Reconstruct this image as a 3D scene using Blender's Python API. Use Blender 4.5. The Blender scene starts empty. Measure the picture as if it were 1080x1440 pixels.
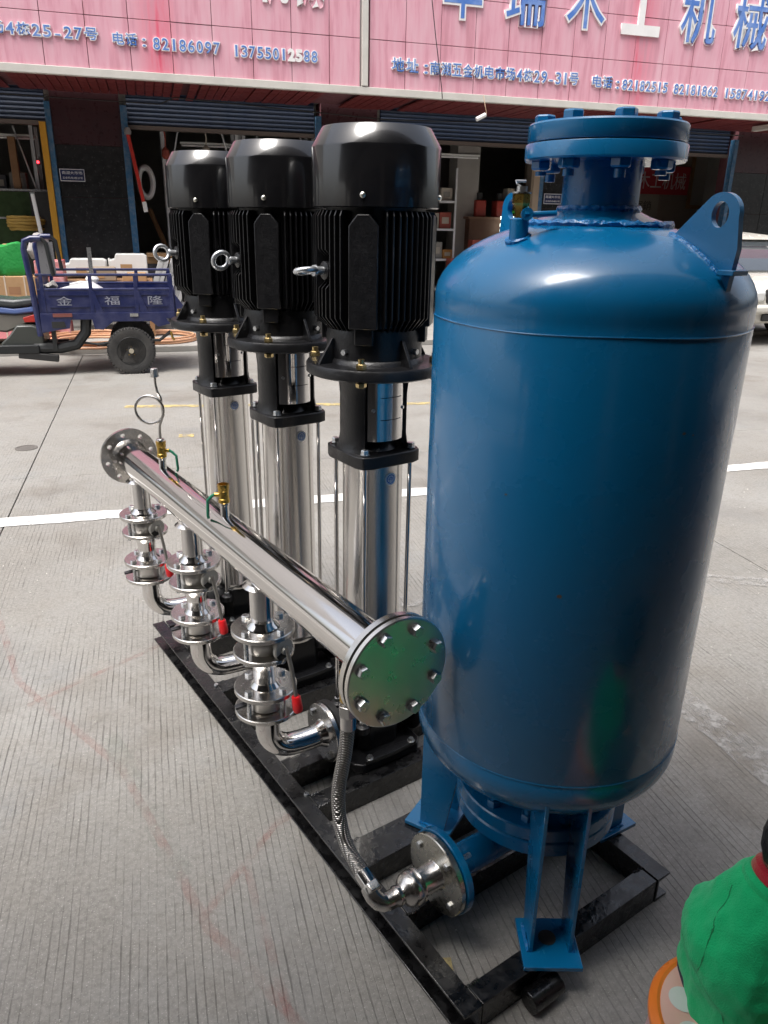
import bpy, math, random
from math import sin, cos, pi, radians as rad, sqrt, hypot, atan2
from mathutils import Vector, Matrix
random.seed(7)
S = bpy.context.scene
COL = S.collection
# ---------------------------------------------------------------- camera
CAM = Vector((-1.04762, -1.560615, 1.53))
yaw, pit, rol, f = .60811, .36666, .018767, 1063.25
fw = Vector((sin(yaw)*cos(pit), cos(yaw)*cos(pit), -sin(pit)))
r0 = Vector((cos(yaw), -sin(yaw), 0)); u0 = r0.cross(fw)
Rv = cos(rol)*r0 + sin(rol)*u0; Uv = -sin(rol)*r0 + cos(rol)*u0
cd = bpy.data.cameras.new('camera'); cam = bpy.data.objects.new('camera', cd); COL.objects.link(cam)
cam.matrix_world = Matrix(((Rv.x, Uv.x, -fw.x, CAM.x), (Rv.y, Uv.y, -fw.y, CAM.y), (Rv.z, Uv.z, -fw.z, CAM.z), (0, 0, 0, 1)))
cd.sensor_fit = 'VERTICAL'; cd.sensor_height = 36; cd.lens = f/1440*36; cd.clip_start = .02; cd.clip_end = 500
S.camera = cam
# ---------------------------------------------------------------- sky and sun (bright overcast)
W = bpy.data.worlds.new('World'); S.world = W; W.use_nodes = True
nt = W.node_tree; nt.nodes.clear()
sky = nt.nodes.new('ShaderNodeTexSky'); sky.sky_type = 'NISHITA'; sky.sun_disc = False
SUN_EL, SUN_AZ = rad(66), rad(-106)      # azimuth clockwise from +Y
sky.sun_elevation = SUN_EL; sky.sun_rotation = SUN_AZ
sky.air_density = 1.0; sky.dust_density = 6.0; sky.ozone_density = 1.0
hs = nt.nodes.new('ShaderNodeHueSaturation'); hs.inputs['Saturation'].default_value = .5
bg = nt.nodes.new('ShaderNodeBackground'); bg.inputs['Strength'].default_value = .15
wo = nt.nodes.new('ShaderNodeOutputWorld')
nt.links.new(sky.outputs[0], hs.inputs['Color']); nt.links.new(hs.outputs[0], bg.inputs['Color']); nt.links.new(bg.outputs[0], wo.inputs['Surface'])
sl = bpy.data.lights.new('sun', 'SUN'); sl.energy = 1.5; sl.angle = rad(28); sl.color = (1, .985, .96)
so = bpy.data.objects.new('sun', sl); COL.objects.link(so)
sd = Vector((sin(SUN_AZ)*cos(SUN_EL), cos(SUN_AZ)*cos(SUN_EL), sin(SUN_EL)))
so.rotation_euler = sd.to_track_quat('Z', 'Y').to_euler(); so.location = (0, 0, 20)
vs = S.view_settings; vs.view_transform = 'Standard'; vs.look = 'None'; vs.gamma = 1; vs.use_curve_mapping = False
vs.exposure = .95
S.cycles.max_bounces = 8; S.cycles.glossy_bounces = 5; S.cycles.caustics_reflective = False; S.cycles.caustics_refractive = False

# street frame: u runs along the shop row, D is distance across the street from the camera
UB = Vector((.95014, -.31182, 0)); NB = Vector((.31182, .95014, 0)); STREET = atan2(-.31182, .95014)
def street(u, d, z=0): return Vector((CAM.x, CAM.y, 0)) + UB*u + NB*d + Vector((0, 0, z))
# ---------------------------------------------------------------- materials
MATS = {}
def nd(t, typ, **kw):
    n = t.nodes.new(typ)
    for k, v in kw.items():
        if k in n.inputs: n.inputs[k].default_value = v
        else: setattr(n, k, v)
    return n
def mat(name, col, rough=.5, metal=0, var=.12, scale=6, bump=0, bscale=60, coat=0, rvar=.1, emit=0, spec=.5, dirt=None, dirt_amt=.35, stretch=None):
    if name in MATS: return MATS[name]
    m = bpy.data.materials.new(name); m.use_nodes = True; t = m.node_tree; L = t.links
    b = t.nodes['Principled BSDF']
    b.inputs['Metallic'].default_value = metal; b.inputs['Specular IOR Level'].default_value = spec
    b.inputs['Coat Weight'].default_value = coat; b.inputs['Coat Roughness'].default_value = .08
    tc = nd(t, 'ShaderNodeTexCoord'); vec = tc.outputs['Object']
    if stretch:
        mp = nd(t, 'ShaderNodeMapping'); mp.inputs['Scale'].default_value = stretch; L.new(vec, mp.inputs[0]); vec = mp.outputs[0]
    n1 = nd(t, 'ShaderNodeTexNoise', Scale=scale, Detail=6.0, Roughness=.6); L.new(vec, n1.inputs['Vector'])
    c2 = dirt if dirt else [min(1, c*.6) for c in col]
    mx = nd(t, 'ShaderNodeMix', data_type='RGBA')
    mr = nd(t, 'ShaderNodeMapRange'); mr.inputs[1].default_value = .42; mr.inputs[2].default_value = .75; mr.inputs[4].default_value = dirt_amt if dirt else var*2
    L.new(n1.outputs[0], mr.inputs[0]); L.new(mr.outputs[0], mx.inputs[0])
    mx.inputs[6].default_value = (*col, 1); mx.inputs[7].default_value = (*c2, 1)
    L.new(mx.outputs[2], b.inputs['Base Color'])
    n2 = nd(t, 'ShaderNodeTexNoise', Scale=scale*2.7, Detail=4.0); L.new(vec, n2.inputs['Vector'])
    r = nd(t, 'ShaderNodeMapRange'); r.inputs[1].default_value = .3; r.inputs[2].default_value = .7
    r.inputs[3].default_value = max(.02, rough-rvar*rough*2); r.inputs[4].default_value = min(1, rough+rvar*rough*2)
    L.new(n2.outputs[0], r.inputs[0]); L.new(r.outputs[0], b.inputs['Roughness'])
    if bump:
        n3 = nd(t, 'ShaderNodeTexNoise', Scale=bscale, Detail=3.0); L.new(vec, n3.inputs['Vector'])
        bp = nd(t, 'ShaderNodeBump', Strength=bump, Distance=.01); L.new(n3.outputs[0], bp.inputs['Height']); L.new(bp.outputs[0], b.inputs['Normal'])
    if emit:
        b.inputs['Emission Color'].default_value = (*col, 1); b.inputs['Emission Strength'].default_value = emit
    MATS[name] = m; return m
steel = mat('polished_stainless', (.72, .70, .68), .10, 1, var=.02, scale=9, rvar=.15)
steel2 = mat('satin_stainless', (.64, .62, .59), .24, 1, var=.02, scale=20, rvar=.08)
brush = mat('drawn_stainless_sleeve', (.70, .68, .65), .22, 1, var=.02, scale=5, rvar=.08, stretch=(6, 6, .4))
castst = mat('cast_stainless', (.62, .60, .57), .36, 1, var=.03, scale=30, rvar=.1)
zinc = mat('zinc_bolt', (.62, .63, .63), .3, 1, var=.15, scale=60)
brass = mat('brass', (.55, .36, .09), .3, 1, var=.2, scale=60)
yzinc = mat('yellow_zinc_bolt', (.6, .46, .22), .32, 1, var=.2, scale=80)
gasket = mat('black_rubber', (.02, .02, .02), .6)
black = mat('black_cast_paint', (.006, .006, .007), .38, 0, var=.1, scale=20, bump=.1, bscale=150, coat=.15, spec=.4)
blackg = mat('black_gloss_cover', (.006, .006, .007), .22, 0, var=.05, coat=.7, spec=.6)
frameb = mat('black_frame_paint', (.004, .004, .0045), .3, 0, scale=14, bump=.2, bscale=60, coat=.35, dirt=(.035, .033, .03), dirt_amt=.16, rvar=.4)
bluep = mat('blue_tank_paint', (.001, .135, .315), .27, 0, var=.03, scale=4, bump=.08, bscale=9, coat=.45, spec=.6, rvar=.12)
weld = mat('blue_weld_bead', (.001, .15, .40), .3, 0, bump=.8, bscale=90, coat=.3)
redp = mat('red_plastic_grip', (.72, .015, .02), .35)
greenp = mat('green_lever', (.01, .16, .09), .4)
white = mat('white_paint', (.78, .78, .76), .5)
bluesk = mat('blue_sticker_ink', (.04, .20, .62), .4); stw = mat('sticker_white', (.92, .92, .92), .4)
# ---------------------------------------------------------------- mesh helpers
class MB:
    def __init__(s): s.v = []; s.f = []
    def add(s, vs, fs):
        o = len(s.v); s.v += [tuple(v) for v in vs]; s.f += [tuple(i+o for i in q) for q in fs]; return s
    def box(s, x0, x1, y0, y1, z0, z1):
        return s.add([(x0,y0,z0),(x1,y0,z0),(x1,y1,z0),(x0,y1,z0),(x0,y0,z1),(x1,y0,z1),(x1,y1,z1),(x0,y1,z1)],
                     [(0,3,2,1),(4,5,6,7),(0,1,5,4),(1,2,6,5),(2,3,7,6),(3,0,4,7)])
    def bar(s, p, q, w, h, up=(0, 0, 1)):
        p = Vector(p); q = Vector(q); d = (q-p).normalized(); up = Vector(up)
        a = d.cross(up)
        if a.length < 1e-4: a = d.cross(Vector((1, 0, 0)))
        a.normalize(); b = a.cross(d)
        vs = []
        for e in (p, q):
            for i, j in ((-1,-1),(1,-1),(1,1),(-1,1)): vs.append(e+a*(w/2*i)+b*(h/2*j))
        return s.add(vs, [(0,1,2,3),(7,6,5,4),(0,4,5,1),(1,5,6,2),(2,6,7,3),(3,7,4,0)])
    def lathe(s, prof, base=(0,0,0), axis=(0,0,1), n=32, a0=0, a1=None, ref=None):
        ax = Vector(axis).normalized(); base = Vector(base)
        x = Vector(ref) if ref else (Vector((1,0,0)) if abs(ax.x) < .9 else Vector((0,1,0)))
        x = (x-ax*x.dot(ax)).normalized(); y = ax.cross(x)
        full = a1 is None; k = n if full else n+1
        vs = []
        for r, h in prof:
            for i in range(k):
                a = a0+(2*pi if full else a1-a0)*i/n
                vs.append(base+ax*h+(x*cos(a)+y*sin(a))*r)
        fs = []
        for j in range(len(prof)-1):
            for i in range(n if full else n):
                i2 = (i+1) % k
                fs.append((j*k+i, j*k+i2, (j+1)*k+i2, (j+1)*k+i))
        if full:
            if prof[0][0] > 1e-6: fs.append(tuple(reversed(range(k))))
            if prof[-1][0] > 1e-6: fs.append(tuple((len(prof)-1)*k+i for i in range(k)))
        return s.add(vs, fs)
    def cyl(s, p, q, r, r2=None, n=20):
        p = Vector(p); q = Vector(q); d = q-p
        return s.lathe([(r, 0), (r if r2 is None else r2, d.length)], p, d, n)
    def hexa(s, p, axis, r, h, a0=0):
        ax = Vector(axis).normalized()
        return s.lathe([(r, 0), (r, h*.8), (r*.86, h)], p, ax, 6, a0=a0)
    def tube(s, pts, r, n=12, closed=False, rr=None):
        pts = [Vector(p) for p in pts]; k = len(pts); vs = []; prev = None
        for i, p in enumerate(pts):
            if closed: t = pts[(i+1) % k]-pts[i-1]
            else: t = pts[min(i+1, k-1)]-pts[max(i-1, 0)]
            t.normalize()
            if prev is None:
                a = t.cross(Vector((0,0,1)))
                if a.length < .1: a = t.cross(Vector((1,0,0)))
            else: a = prev-t*prev.dot(t)
            a.normalize(); prev = a; b = t.cross(a)
            q = rr[i] if rr else r
            vs += [p+(a*cos(2*pi*j/n)+b*sin(2*pi*j/n))*q for j in range(n)]
        fs = []
        for i in range(k if closed else k-1):
            i2 = (i+1) % k
            for j in range(n):
                j2 = (j+1) % n; fs.append((i*n+j, i*n+j2, i2*n+j2, i2*n+j))
        if not closed: fs += [tuple(reversed(range(n))), tuple((k-1)*n+j for j in range(n))]
        return s.add(vs, fs)
    def prism(s, poly, fn, t0, t1):
        """poly of 2D points, fn(a,b,t)->3D, extruded t0..t1"""
        k = len(poly); vs = [fn(a, b, t0) for a, b in poly]+[fn(a, b, t1) for a, b in poly]
        fs = [tuple(reversed(range(k))), tuple(range(k, 2*k))]+[(i, (i+1) % k, k+(i+1) % k, k+i) for i in range(k)]
        return s.add(vs, fs)
    def mesh(s, name, m, smooth=35):
        me = bpy.data.meshes.new(name); me.from_pydata(s.v, [], s.f); me.update()
        import bmesh
        bm = bmesh.new(); bm.from_mesh(me); bmesh.ops.recalc_face_normals(bm, faces=bm.faces); bm.to_mesh(me); bm.free()
        if smooth:
            me.polygons.foreach_set('use_smooth', [True]*len(me.polygons)); me.set_sharp_from_angle(angle=rad(smooth))
        me.materials.append(m); return me
    def build(s, name, m, parent=None, bevel=0, smooth=35, loc=None, rot=None):
        return put(name, s.mesh(name, m, smooth), parent, bevel, loc, rot)
def put(name, me, parent=None, bevel=0, loc=None, rot=None):
    o = bpy.data.objects.new(name, me); COL.objects.link(o); o.parent = parent
    if loc is not None: o.location = loc
    if rot is not None: o.rotation_euler = rot
    if bevel:
        b = o.modifiers.new('bevel', 'BEVEL'); b.width = bevel; b.segments = 2; b.limit_method = 'ANGLE'; b.angle_limit = rad(40); b.harden_normals = False
    return o
def tag(o, label, cat, group=None):
    o['label'] = label; o['category'] = cat
    if group: o['group'] = group
    return o
def thing(name, label, cat, loc=(0,0,0), rz=0, group=None):
    o = bpy.data.objects.new(name, None); COL.objects.link(o); o.location = loc; o.rotation_euler = (0, 0, rz); o.empty_display_size = .1
    return tag(o, label, cat, group)
def sthing(name, label, cat, u, d, z=0, group=None): return thing(name, label, cat, street(u, d, z), STREET, group)
def stuff(o): o['kind'] = 'stuff'; return o
def struct(o): o['kind'] = 'structure'; return o
def copy_tree(o, parent=None):
    c = o.copy(); COL.objects.link(c); c.parent = parent
    for ch in o.children: copy_tree(ch, c)
    return c
def plate_mesh(name, R, holes, th, m, n=64, inner=0):
    """flat ring in XY with round holes, extruded z 0..th, via a filled curve"""
    cu = bpy.data.curves.new(name, 'CURVE'); cu.dimensions = '2D'; cu.fill_mode = 'BOTH'; cu.extrude = th/2
    def ring(cx, cy, r, k):
        sp = cu.splines.new('POLY'); sp.points.add(k-1); sp.use_cyclic_u = True
        for i in range(k): sp.points[i].co = (cx+r*cos(2*pi*i/k), cy+r*sin(2*pi*i/k), 0, 1)
    ring(0, 0, R, n)
    if inner: ring(0, 0, inner, 40)
    for x, y, r in holes: ring(x, y, r, 14)
    return curve_mesh(cu, name, m, th/2)
def curve_mesh(cu, name, m, dz=0):
    o = bpy.data.objects.new('tmp', cu); COL.objects.link(o); bpy.context.view_layer.update()
    me = bpy.data.meshes.new_from_object(o.evaluated_get(bpy.context.evaluated_depsgraph_get()))
    bpy.data.objects.remove(o); bpy.data.curves.remove(cu)
    me.name = name; me.materials.clear(); me.materials.append(m)
    if dz: me.transform(Matrix.Translation((0, 0, dz)))
    return me
def text_mesh(body, size, m, extrude=.002, offset=0, bold=False):
    cu = bpy.data.curves.new('text', 'FONT'); cu.body = body; cu.size = size; cu.extrude = extrude; cu.offset = offset; cu.resolution_u = 3
    return curve_mesh(cu, 'lettering', m)
def mesh_bounds(me):
    xs = [v.co.x for v in me.vertices]; ys = [v.co.y for v in me.vertices]
    return min(xs), max(xs), min(ys), max(ys)
ALONG_Y = Matrix.Rotation(rad(90), 4, 'X')      # local z -> -y
#@@SETTING
# ---------------------------------------------------------------- ground
def ground_material():
    m = bpy.data.materials.new('grooved_concrete'); m.use_nodes = True; t = m.node_tree; L = t.links; b = t.nodes['Principled BSDF']
    geo = nd(t, 'ShaderNodeNewGeometry')
    mp = nd(t, 'ShaderNodeMapping'); mp.vector_type = 'POINT'; mp.inputs['Rotation'].default_value = (0, 0, -STREET)
    L.new(geo.outputs['Position'], mp.inputs[0])
    def noise(sc, det=6, rough=.6, vec=None, stretch=None):
        n = nd(t, 'ShaderNodeTexNoise', Scale=sc, Detail=float(det), Roughness=rough); v = vec or mp.outputs[0]
        if stretch:
            q = nd(t, 'ShaderNodeMapping'); q.inputs['Scale'].default_value = stretch; L.new(v, q.inputs[0]); v = q.outputs[0]
        L.new(v, n.inputs['Vector']); return n.outputs[0]
    def rng(x, a, b_, c=0, d=1):
        r = nd(t, 'ShaderNodeMapRange'); r.inputs[1].default_value = a; r.inputs[2].default_value = b_; r.inputs[3].default_value = c; r.inputs[4].default_value = d
        L.new(x, r.inputs[0]); return r.outputs[0]
    def math_(op, a, b_=None):
        q = nd(t, 'ShaderNodeMath', operation=op)
        for i, v in enumerate((a, b_)):
            if v is None: continue
            if isinstance(v, (int, float)): q.inputs[i].default_value = v
            else: L.new(v, q.inputs[i])
        return q.outputs[0]
    def mix(fac, a, b_, blend='MIX'):
        x = nd(t, 'ShaderNodeMix', data_type='RGBA', blend_type=blend)
        if isinstance(fac, (int, float)): x.inputs[0].default_value = fac
        else: L.new(fac, x.inputs[0])
        for i, v in ((6, a), (7, b_)):
            if isinstance(v, tuple): x.inputs[i].default_value = (*v, 1)
            else: L.new(v, x.inputs[i])
        return x.outputs[2]
    c = mix(rng(noise(.8), .35, .65), (.185, .175, .158), (.255, .250, .236))
    c = mix(rng(noise(5), .45, .72, 0, .55), c, (.22, .205, .18))
    c = mix(rng(noise(2.3, 8), .56, .7, 0, .5), c, (.20, .21, .215))
    c = mix(rng(noise(90, 3), .35, .7, 0, .35), c, (.43, .41, .375))
    c = mix(rng(noise(38, 5), .5, .7, 0, .4), c, (.15, .14, .125))
    c = mix(rng(noise(260, 2), .62, .7, 0, .55), c, (.62, .60, .56))
    c = mix(rng(noise(120, 2), .66, .74, 0, .5), c, (.10, .095, .085))
    # grooves: combed lines 20 mm apart along the street's cross direction
    sep = nd(t, 'ShaderNodeSeparateXYZ'); L.new(mp.outputs[0], sep.inputs[0])
    wob = math_('MULTIPLY', math_('SUBTRACT', noise(1.0, 5, .65, stretch=(9, 2.2, 1)), .5), .016)
    x = math_('ADD', sep.outputs[0], wob)
    fr = math_('FRACT', math_('DIVIDE', x, .0195))
    tri = math_('ABSOLUTE', math_('SUBTRACT', fr, .5))       # 0 in middle .. .5 at groove
    wid = rng(noise(1.0, 4, stretch=(30, 5, 1)), .3, .7, .32, .46)
    gr = math_('DIVIDE', math_('SUBTRACT', tri, wid), .1); cl = nd(t, 'ShaderNodeClamp'); L.new(gr, cl.inputs[0]); gr = cl.outputs[0]
    amt = math_('MULTIPLY', rng(noise(1.1, 5), .36, .52), rng(noise(14, 5, .7, stretch=(1, .4, 1)), .38, .6, .1, 1))
    amt = math_('MULTIPLY', amt, rng(sep.outputs[0], 2.25, 2.6, 1, .12)); amt = math_('MULTIPLY', amt, rng(sep.outputs[1], 1.6, 5.0, 1, .25))   # smoother slab to the right
    gm = math_('MULTIPLY', gr, amt)
    c = mix(math_('MULTIPLY', gm, .62), c, (.06, .055, .05))
    c = mix(rng(noise(1.3, 7), .55, .68, 0, .45), c, (.13, .11, .09))
    c = mix(rng(noise(.45, 9, .7), .54, .60, 0, .3), c, (.16, .155, .15))
    vo = nd(t, 'ShaderNodeTexVoronoi', feature='DISTANCE_TO_EDGE', Scale=.55); wv = nd(t, 'ShaderNodeVectorMath', operation='ADD'); nz = nd(t, 'ShaderNodeTexNoise', Scale=3.0, Detail=6.0); L.new(mp.outputs[0], nz.inputs['Vector']); sc_ = nd(t, 'ShaderNodeVectorMath', operation='SCALE'); sc_.inputs[3].default_value = .25; L.new(nz.outputs[1], sc_.inputs[0]); L.new(mp.outputs[0], wv.inputs[0]); L.new(sc_.outputs[0], wv.inputs[1]); L.new(wv.outputs[0], vo.inputs['Vector'])
    c = mix(math_('MULTIPLY', rng(vo.outputs[0], .0035, 0), rng(noise(.9), .52, .65, 0, .22)), c, (.07, .06, .05))
    L.new(c, b.inputs['Base Color'])
    L.new(rng(noise(7), .3, .7, .55, .85), b.inputs['Roughness']); b.inputs['Specular IOR Level'].default_value = .35
    h = math_('ADD', math_('MULTIPLY', gm, -1.0), math_('MULTIPLY', noise(70, 5), .55))
    bm = nd(t, 'ShaderNodeBump', Strength=.6, Distance=.003); L.new(h, bm.inputs['Height']); L.new(bm.outputs[0], b.inputs['Normal'])
    return m
conc = ground_material()
dirtg = mat('packed_dirt_joint', (.10, .095, .085), .9, bump=.5, bscale=30)
g = MB().add([(-150,-150,-.04),(150,-150,-.04),(150,150,-.04),(-150,150,-.04)], [(0,1,2,3)]).build('ground', dirtg, smooth=0); struct(g)
road = bpy.data.objects.new('road', None); COL.objects.link(road); struct(road); road.location = street(0, 0); road.rotation_euler = (0, 0, STREET)
us = [-15.14, -11.57, -8.0, -4.43, -.86, 2.71, 6.28, 9.85, 13.42, 17.0, 20.6, 24.2]
ds = [-7.2, -2.4, 4.9, 9.66]
for i in range(len(us)-1):
    for j in range(3):
        gp = .0028
        MB().box(us[i]+gp, us[i+1]-gp, ds[j]+gp*(j != 1), ds[j+1]-gp*(j != 1), -.06, 0).build('slab', conc, road, bevel=.004, smooth=0)
def paint_mat(name, col, lo, hi, sc=14, amax=1):
    m = bpy.data.materials.new(name); m.use_nodes = True; t = m.node_tree; L = t.links; b = t.nodes['Principled BSDF']
    b.inputs['Roughness'].default_value = .65
    g_ = nd(t, 'ShaderNodeNewGeometry'); n = nd(t, 'ShaderNodeTexNoise', Scale=sc, Detail=9.0, Roughness=.7); L.new(g_.outputs['Position'], n.inputs['Vector'])
    r = nd(t, 'ShaderNodeMapRange'); r.inputs[1].default_value = lo; r.inputs[2].default_value = hi; L.new(n.outputs[0], r.inputs[0]); L.new(r.outputs[0], b.inputs['Alpha'])
    r.inputs[4].default_value = amax
    n2 = nd(t, 'ShaderNodeTexNoise', Scale=30.0, Detail=5.0); L.new(g_.outputs['Position'], n2.inputs['Vector'])
    mx = nd(t, 'ShaderNodeMix', data_type='RGBA'); L.new(n2.outputs[0], mx.inputs[0]); mx.inputs[6].default_value = (*col, 1); mx.inputs[7].default_value = (*[k*.75 for k in col], 1)
    L.new(mx.outputs[2], b.inputs['Base Color']); return m
def strip(name, pts, w, m, z=.004):
    """painted line along street (u,D) points"""
    mb = MB(); P = [street(a, b) for a, b in pts]
    for i in range(len(P)-1):
        d = (P[i+1]-P[i]); k = max(1, int(d.length/.06)); d.normalize(); nn = Vector((-d.y, d.x, 0)); vs = []; fs = []
        for j in range(k+1):
            q = P[i].lerp(P[i+1], j/k); e1 = 1+random.uniform(-.1, .1); e2 = 1+random.uniform(-.1, .1)
            vs += [q+nn*w/2*e1+Vector((0,0,z)), q-nn*w/2*e2+Vector((0,0,z))]
            if j: fs.append((2*j-2, 2*j-1, 2*j+1, 2*j))
        mb.add(vs, fs)
    return struct(mb.build(name, m, smooth=0))
wp = paint_mat('road_white', (.80, .79, .76), .30, .42); wworn = paint_mat('worn_white', (.46, .45, .43), .42, .62, 16, .75)
yp = paint_mat('road_yellow', (.66, .52, .22), .36, .56, 9, .8); rp = paint_mat('red_marking_spray', (.50, .15, .12), .40, .72, 12, .27); gp_ = paint_mat('green_overspray', (.20, .27, .21), .42, .8, 7, .18)
strip('white_road_line', [(-9, 4.28), (-.9, 4.14), (1.5, 4.09), (3.9, 4.05), (14, 3.95)], .13, wp)
strip('worn_white_road_line', [(1.62, 2.0), (1.66, 1.5), (1.72, .2), (1.74, -.6)], .13, wworn)
strip('worn_white_road_line', [(.9, 2.75), (1.6, 2.72), (2.2, 2.70), (2.6, 2.52), (3.4, 2.4)], .085, wworn, .005)
strip('yellow_road_line', [(-.32, 6.77), (2.6, 6.3)], .09, yp)
strip('yellow_road_line', [(.09, 5.7), (.2, 5.69)], .09, yp)
strip('red_chalk_line', [(-.75, 3.16), (-.57, 2.52), (-.47, 2.36), (-.21, 1.96), (0, 1.33), (.06, 1.24), (.3, .8)], .024, rp)
strip('red_chalk_line', [(-.52, 2.36), (.06, 2.75)], .02, rp, .0045)
strip('red_chalk_line', [(-.02, 1.36), (.2, 1.62), (.3, 1.66)], .02, rp, .0045)
strip('red_chalk_line', [(-.25, 2.12), (-.05, 1.5)], .06, gp_, .0055)
strip('red_chalk_line', [(.1, 1.5), (.15, 1.0)], .02, rp, .006)
strip('yellow_paint_mark', [(.5, 1.12), (.47, .98), (.5, .85)], .02, yp)
# sewer lid like cover in the road, loose grit
cov = tag(MB().lathe([(.075, 0), (.075, .003), (.06, .003), (.06, .002), (0, .002)], n=28).build('drain_cover', mat('iron_lid', (.12, .11, .10), .7, bump=.5, bscale=80)), 'small dark round drain cover set in the concrete left of the pumps', 'drain cover')
cov.location = (-.2, 4.07, 0)
gm = MB()
for i in range(900):
    a = random.uniform(-1.6, 3.5); d = random.uniform(.2, 4.5); p = street(a, d); r = random.uniform(.0012, .0045)*(1+.35*(d > 2)); h = r*.7
    an = random.uniform(0, 6)
    gm.add([p+Vector((r*cos(an), r*sin(an), 0)), p+Vector((r*cos(an+2), r*sin(an+2), 0)), p+Vector((r*cos(an+4), r*sin(an+4), 0)), p+Vector((0, 0, h))], [(0,1,3),(1,2,3),(2,0,3)])
o = gm.build('grit', mat('pale_grit', (.5, .48, .44), .8), smooth=0); stuff(o)
# sidewalk
side = MB().box(-16, 24, 9.68, 12.62, -.02, .07); sw = side.build('pavement', mat('pavement_concrete', (.33, .315, .29), .8, var=.25, scale=3, bump=.3, bscale=50), bevel=.01, smooth=0)
sw.location = street(0, 0); sw.rotation_euler = (0, 0, STREET); struct(sw)
#@@BUILDING
# ---------------------------------------------------------------- shop building opposite
stone = mat('black_polished_stone', (.018, .019, .02), .2, var=.3, scale=10, rvar=.3, dirt=(.07, .07, .07), dirt_amt=.4)
dkwall = mat('shop_inner_wall', (.34, .33, .31), .8, var=.3, scale=2)
ltwall = mat('shop_inner_plaster', (.34, .32, .30), .8, var=.25, scale=2)
shut = mat('blue_roller_shutter', (.004, .015, .042), .6, var=.3, scale=3, dirt=(.03, .035, .05), dirt_amt=.4)
trimb = mat('blue_trim', (.03, .13, .26), .45, dirt=(.4, .4, .4), dirt_amt=.35, scale=22)
ytrim = mat('yellow_trim', (.65, .33, .03), .5)
soff = mat('red_soffit_board', (.16, .02, .02), .6, var=.3, scale=4)
eave = mat('pale_eave_trim', (.62, .60, .55), .45, var=.2, scale=4)
def pink_mat(name, base):
    m = bpy.data.materials.new(name); m.use_nodes = True; t = m.node_tree; L = t.links; b = t.nodes['Principled BSDF']
    b.inputs['Roughness'].default_value = .35
    g_ = nd(t, 'ShaderNodeNewGeometry'); mp = nd(t, 'ShaderNodeMapping'); mp.inputs['Rotation'].default_value = (0, 0, -STREET); L.new(g_.outputs['Position'], mp.inputs[0])
    mp2 = nd(t, 'ShaderNodeMapping'); mp2.inputs['Scale'].default_value = (7, 1, .7); L.new(mp.outputs[0], mp2.inputs[0])
    n = nd(t, 'ShaderNodeTexNoise', Scale=1.6, Detail=6.0, Roughness=.6); L.new(mp2.outputs[0], n.inputs['Vector'])
    n2 = nd(t, 'ShaderNodeTexNoise', Scale=.55, Detail=3.0); L.new(mp.outputs[0], n2.inputs['Vector'])
    def mrg(x, a, b_, d=1):
        r = nd(t, 'ShaderNodeMapRange'); r.inputs[1].default_value = a; r.inputs[2].default_value = b_; r.inputs[4].default_value = d; L.new(x, r.inputs[0]); return r.outputs[0]
    m1 = nd(t, 'ShaderNodeMix', data_type='RGBA'); L.new(mrg(n.outputs[0], .4, .7, .6), m1.inputs[0]); m1.inputs[6].default_value = (*base, 1); m1.inputs[7].default_value = (.76, .52, .57, 1)
    m2 = nd(t, 'ShaderNodeMix', data_type='RGBA'); L.new(mrg(n.outputs[0], .48, .3, .4), m2.inputs[0]); L.new(m1.outputs[2], m2.inputs[6]); m2.inputs[7].default_value = (.45, .2, .22, 1)
    # two faded red streaks running down the sign
    sp = nd(t, 'ShaderNodeSeparateXYZ'); L.new(mp.outputs[0], sp.inputs[0])
    u_off = street(0, 0).dot(UB)
    acc = None
    for uc, wd in ((.32+u_off, .30), (7.0+u_off, .32)):
        a = nd(t, 'ShaderNodeMath', operation='SUBTRACT'); L.new(sp.outputs[0], a.inputs[0]); a.inputs[1].default_value = uc
        bb = nd(t, 'ShaderNodeMath', operation='ABSOLUTE'); L.new(a.outputs[0], bb.inputs[0])
        x = mrg(bb.outputs[0], wd, 0, 1)
        if acc is None: acc = x
        else:
            q = nd(t, 'ShaderNodeMath', operation='MAXIMUM'); L.new(acc, q.inputs[0]); L.new(x, q.inputs[1]); acc = q.outputs[0]
    q = nd(t, 'ShaderNodeMath', operation='MULTIPLY'); L.new(acc, q.inputs[0]); L.new(mrg(n.outputs[0], .35, .6, .9), q.inputs[1])
    m3 = nd(t, 'ShaderNodeMix', data_type='RGBA'); L.new(q.outputs[0], m3.inputs[0]); L.new(m2.outputs[2], m3.inputs[6]); m3.inputs[7].default_value = (.72, .10, .17, 1)
    L.new(m3.outputs[2], b.inputs['Base Color']); return m
pink = pink_mat('pink_sign_panel', (.70, .34, .42))
drk = mat('dark_backing', (.16, .06, .07), .8)
bldg = sthing('shop_building', 'long row of hardware shops with dark stone pillars and open fronts across the street', 'building', 0, 12.6)
PIL = [(-9.0, -8.05), (-5.0, -4.05), (-1.16, -.24), (2.66, 3.55), (6.46, 7.36), (10.24, 12.5), (15.0, 16)]
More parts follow.
